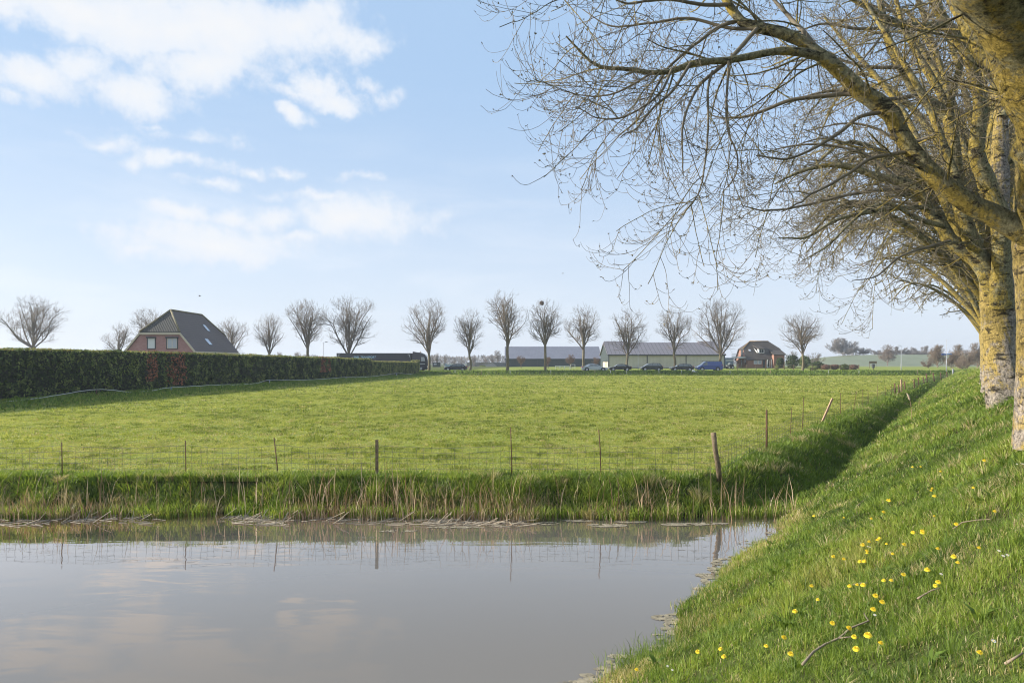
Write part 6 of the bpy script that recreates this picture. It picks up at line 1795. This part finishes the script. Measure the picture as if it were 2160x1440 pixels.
# ------------------------------------------------------------------ things in the bank grass
def bank_hit(px, py):
    u = (px - CX) / F; v_ = (HOR - py) / F
    lo, hi_ = 1.5, 60.0
    ds = np.linspace(1.5, 60, 3000)
    dz = EYE + v_ * ds - H(u * ds, ds)
    k = np.argmax(dz < 0)
    d = ds[k]
    return np.array((u * d, d, float(H(u * d, d))))
m_dandy = pbr('dandelion yellow', (.90, .70, .05), .6, var=.15, vscale=60)
m_stem = pbr('flower stem', (.14, .20, .05), .7)
def dandelion_proto():
    rg = np.random.default_rng(3)
    root = empty('dandelion', (0, 0, 0), label='x', cat='flower')
    V, Q = [], []
    for ring, (n, rr, tilt, L) in enumerate(((26, .004, -.18, .018), (24, .003, .12, .0165), (20, .002, .45, .014), (14, .001, .85, .011), (8, 0, 1.3, .009))):
        for k in range(n):
            a = 2 * math.pi * (k + rg.uniform(-.2, .2)) / n
            c, s_ = math.cos(a), math.sin(a); w = .0021
            p0 = (c * rr, s_ * rr, ring * .0012); e = L * math.cos(tilt); u = L * math.sin(tilt) + ring * .001
            b0 = len(V)
            V += [(p0[0] - s_ * w * .5, p0[1] + c * w * .5, p0[2]), (p0[0] + s_ * w * .5, p0[1] - c * w * .5, p0[2]), (c * (rr + e) + s_ * w, s_ * (rr + e) - c * w, p0[2] + u), (c * (rr + e) - s_ * w, s_ * (rr + e) + c * w, p0[2] + u)]
            Q.append((b0, b0 + 1, b0 + 2, b0 + 3))
    me = bpy.data.meshes.new('flower_head'); me.from_pydata(V, [], Q); me.materials.append(m_dandy)
    fh = link('flower_head', me, root, (0, 0, .0)); 
    MB().tube([(.01, 0, -.12), (.004, 0, -.05), (0, 0, .001)], [.0022, .002, .0025], 5).build('stem', m_stem, root, True)
    return root
DP = [(1964, 1053), (2053, 1052), (2076, 989), (1925, 997), (1942, 997), (1984, 1011), (1966, 1049), (1971, 1067), (1876, 1072), (1872, 1072), (1717, 1101), (1864, 1098), (1838, 1113), (1780, 1109), (1971, 1111), (2017, 1130), (1946, 1149), (1926, 1147), (1946, 1146), (1855, 1156), (1851, 1161), (1833, 1165), (1820, 1171), (1870, 1172), (1907, 1171), (1829, 1183), (1829, 1188), (1758, 1195), (1780, 1200), (1883, 1192), (1978, 1190), (1814, 1207), (1823, 1207), (2065, 1190), (2020, 1223), (2012, 1208), (2098, 1105), (1906, 1243), (1712, 1262), (1864, 1255), (1880, 1256), (1821, 1265), (1808, 1263), (1792, 1266), (1956, 1237), (1979, 1265), (1973, 1271), (1725, 1293), (1847, 1291), (1861, 1305), (1677, 1319), (1842, 1320), (1756, 1349), (1791, 1358), (1802, 1380), (1831, 1377), (1654, 1377), (1616, 1395), (1668, 1413), (1806, 1407), (1520, 1397), (1527, 1414), (1472, 1402), (1343, 1437), (2067, 1429), (1858, 1400)]
proto = dandelion_proto()
rg = np.random.default_rng(12)
hl = {(1831, 1377): 'largest open dandelion, right one of the pair low on the bank', (1802, 1380): 'large open dandelion, left one of the pair low on the bank', (1343, 1437): 'yellow dandelion at the bottom edge beside the water', (2067, 1429): 'lone dandelion near the bottom right corner', (1717, 1101): 'lone dandelion highest up beside the ditch mouth'}
for i, (px, py) in enumerate(DP):
    o = proto if i == 0 else copy_tree(proto)
    p = bank_hit(px, py + 3)
    o.location = (p[0], p[1], p[2] + .11)
    tw = R(rg.uniform(5, 30)); o.rotation_euler = (tw, R(rg.uniform(-15, 15)), rg.uniform(-.5, .5))
    sc = rg.uniform(.55, .88) * (1.3 if (px, py) in ((1831, 1377), (1802, 1380)) else 1.0) * (1.0 + .05 * max(0, p[1] - 4)); o.scale = (sc, sc, sc)
    gen_ = ('yellow dandelion high on the bank, above the main patch' if py < 1120 else 'yellow dandelion in the crowded middle patch of the bank' if py < 1215 else
            'yellow dandelion just above the fallen branch' if py < 1300 else 'yellow dandelion low on the bank near the bottom of the photo')
    o['label'] = hl.get((px, py), gen_)
    o['group'] = 'dandelions in the bank grass'
m_daisy = pbr('daisy white', (.82, .80, .82), .6); m_eye = pbr('daisy eye', (.7, .5, .05), .7)
pr = empty('daisy', (0, 0, 0), label='x', cat='flower'); mb = MB()
for k in range(14):
    a = k * 2 * math.pi / 14; c, s_ = math.cos(a), math.sin(a)
    mb.add([(c * .002, s_ * .002, 0), (c * .009 + s_ * .0018, s_ * .009 - c * .0018, .001), (c * .012, s_ * .012, .002), (c * .009 - s_ * .0018, s_ * .009 + c * .0018, .001)], [(0, 1, 2, 3)])
mb.build('petals', m_daisy, pr); MB().disc((0, 0, .002), (0, 0, 1), .0035, .003, 8).build('eye', m_eye, pr); MB().tube([(0, 0, -.1), (0, 0, 0)], .0012, 4).build('stem', m_stem, pr)
DD = [(2107, 1196), (2116, 1205), (2125, 1204), (2096, 1400), (1815, 1165), (1830, 1172), (1835, 1174), (2145, 1000), (2157, 1000), (1813, 1012), (1795, 1045), (1408, 1430), (1418, 1437), (1845, 1328), (1985, 1243)]
for i, (px, py) in enumerate(DD):
    o = pr if i == 0 else copy_tree(pr); p = bank_hit(px, py); o.location = (p[0], p[1], p[2] + .09); o.rotation_euler = (R(25), 0, 0); o.scale = (.85, .85, .85)
    o['label'] = 'small white daisy at the far right of the bank' if px > 1900 else 'small white daisy near the bottom edge by the water' if px < 1500 else 'small white daisy among the middle dandelions' if py > 1100 else 'small white daisy high on the bank slope'; o['group'] = 'white daisies in the bank grass'
# fallen twigs
for lab, pl, r in [('long crooked fallen branch lying low on the bank between dandelions', [(1693, 1423), (1715, 1395), (1740, 1378), (1770, 1364), (1795, 1342), (1832, 1330), (1822, 1312)], .009),
                   ('short fallen twig on the bank above the dandelion pair', [(1935, 1283), (1950, 1272), (1965, 1265), (1985, 1258)], .006),
                   ('thin bent twig lying high on the bank under the trees', [(2010, 1130), (2030, 1116), (2060, 1113), (2090, 1109)], .006),
                   ('pale twig lying near the upper edge of the bank slope', [(1810, 1074), (1825, 1060), (1843, 1044)], .006),
                   ('small dark twig in the middle of the bank slope', [(1800, 1248), (1815, 1246), (1830, 1246)], .005),
                   ('pale fallen stick at the bottom right of the bank', [(2120, 1428), (2140, 1415), (2158, 1408)], .007)]:
    mb = MB(); ps = [bank_hit(*q) + np.array((0, 0, .055)) for q in pl]
    mb.tube(ps, [r * (1 - .6 * k / len(ps)) for k in range(len(ps))], 6)
    if len(ps) > 5:
        q = ps[3]; mb.tube([q, q + np.array((.06, -.05, .03)), q + np.array((.14, -.06, .02))], [r * .6, r * .4, r * .2], 5)
    tag(mb.build('fallen_twig', pbr('dry twig', (.22, .17, .12), .9, var=.3, vscale=20), None, True), lab, 'twig', 'fallen twigs on the bank')
# lone reed by the ditch
p = bank_hit(1922, 893); root = empty('reed', tuple(p), label='single tall dry reed with a drooping plume beside the ditch', cat='reed')
hh = 53 / F * p[1]
MB().tube([(0, 0, -.05), (.01, 0, hh * .5), (-.02, 0, hh * .85), (-.06, 0, hh)], [.008, .007, .006, .004], 5).build('stem', m_straw2 if 'm_straw2' in globals() else m_palewood, root, True)
MB().tube([(-.03, 0, hh * .88), (-.06, 0, hh * .98), (-.11, 0, hh * 1.12), (-.17, 0, hh * 1.2)], [.01, .035, .03, .008], 7).build('plume', pbr('reed plume', (.42, .33, .24), .9, var=.3, vscale=30), root, True)
# birds
for (px, py, lab) in ((421, 625, 'small bird flying above the brick house'), (1187, 577, 'tiny bird flying high above the shed trees')):
    p = W(px, py, 90); mb = MB(); mb.tube([(-.14, 0, 0), (0, 0, .03), (.14, 0, .02)], [.01, .045, .012], 6)
    mb.add([(0, 0, .03), (.08, 0, .03), (.05, .1, .16), (.0, .3, .1)], [(0, 1, 2, 3), (3, 2, 1, 0)]); mb.add([(0, 0, .03), (.08, 0, .03), (.05, -.1, .16), (.0, -.3, .1)], [(0, 1, 2, 3), (3, 2, 1, 0)])
    o = mb.build('bird', m_twig2); o.location = tuple(p); tag(o, lab, 'bird')

# dock and tussock plants at the tree feet
RR, HH, WW, TI = [], [], [], []
for (cx, cy, m, sp, hh) in [(T1x - .1, T1y - .38, 1500, .40, .13), (T2x, Y2 - .4, 1800, .6, .26), (T2x - .8, Y2 - .3, 1200, .9, .2), (T2x + .1, Y2 - .8, 1500, .8, .22)]:
    xx = cx + rg.normal(0, sp, m); yy = cy + rg.normal(0, sp * .6, m)
    RR.append(np.stack([xx, yy, H(xx, yy)], -1)); HH.append(rg.uniform(.5, 1.2, m) * hh); WW.append(rg.uniform(.012, .03, m)); TI.append(rg.uniform(0.05, .5, m))
g = link('tussocks', blades('tussocks', np.concatenate(RR), np.concatenate(HH), np.concatenate(WW), rng, 0.8, np.concatenate(TI), m_lush))
tag(g, 'taller dark tussocks round the feet of the bank trees', 'grass', kind='stuff')

# ------------------------------------------------------------------ haze
m_haze = bpy.data.materials.new('haze'); m_haze.use_nodes = True
m_haze.node_tree.nodes.clear(); t = NT(m_haze.node_tree); out = t.node('ShaderNodeOutputMaterial')
vp = t.node('ShaderNodeVolumePrincipled'); vp.inputs['Color'].default_value = (.80, .87, .97, 1); vp.inputs['Density'].default_value = HAZE; vp.inputs['Anisotropy'].default_value = .2
t.l.new(vp.outputs[0], out.inputs['Volume'])
if HAZE > 0:
    hb = MB().box(-1300, 1300, -60, 1600, -3.0, 24).build('haze', m_haze)
    tag(hb, 'thin pale haze over the far fields', kind='stuff')
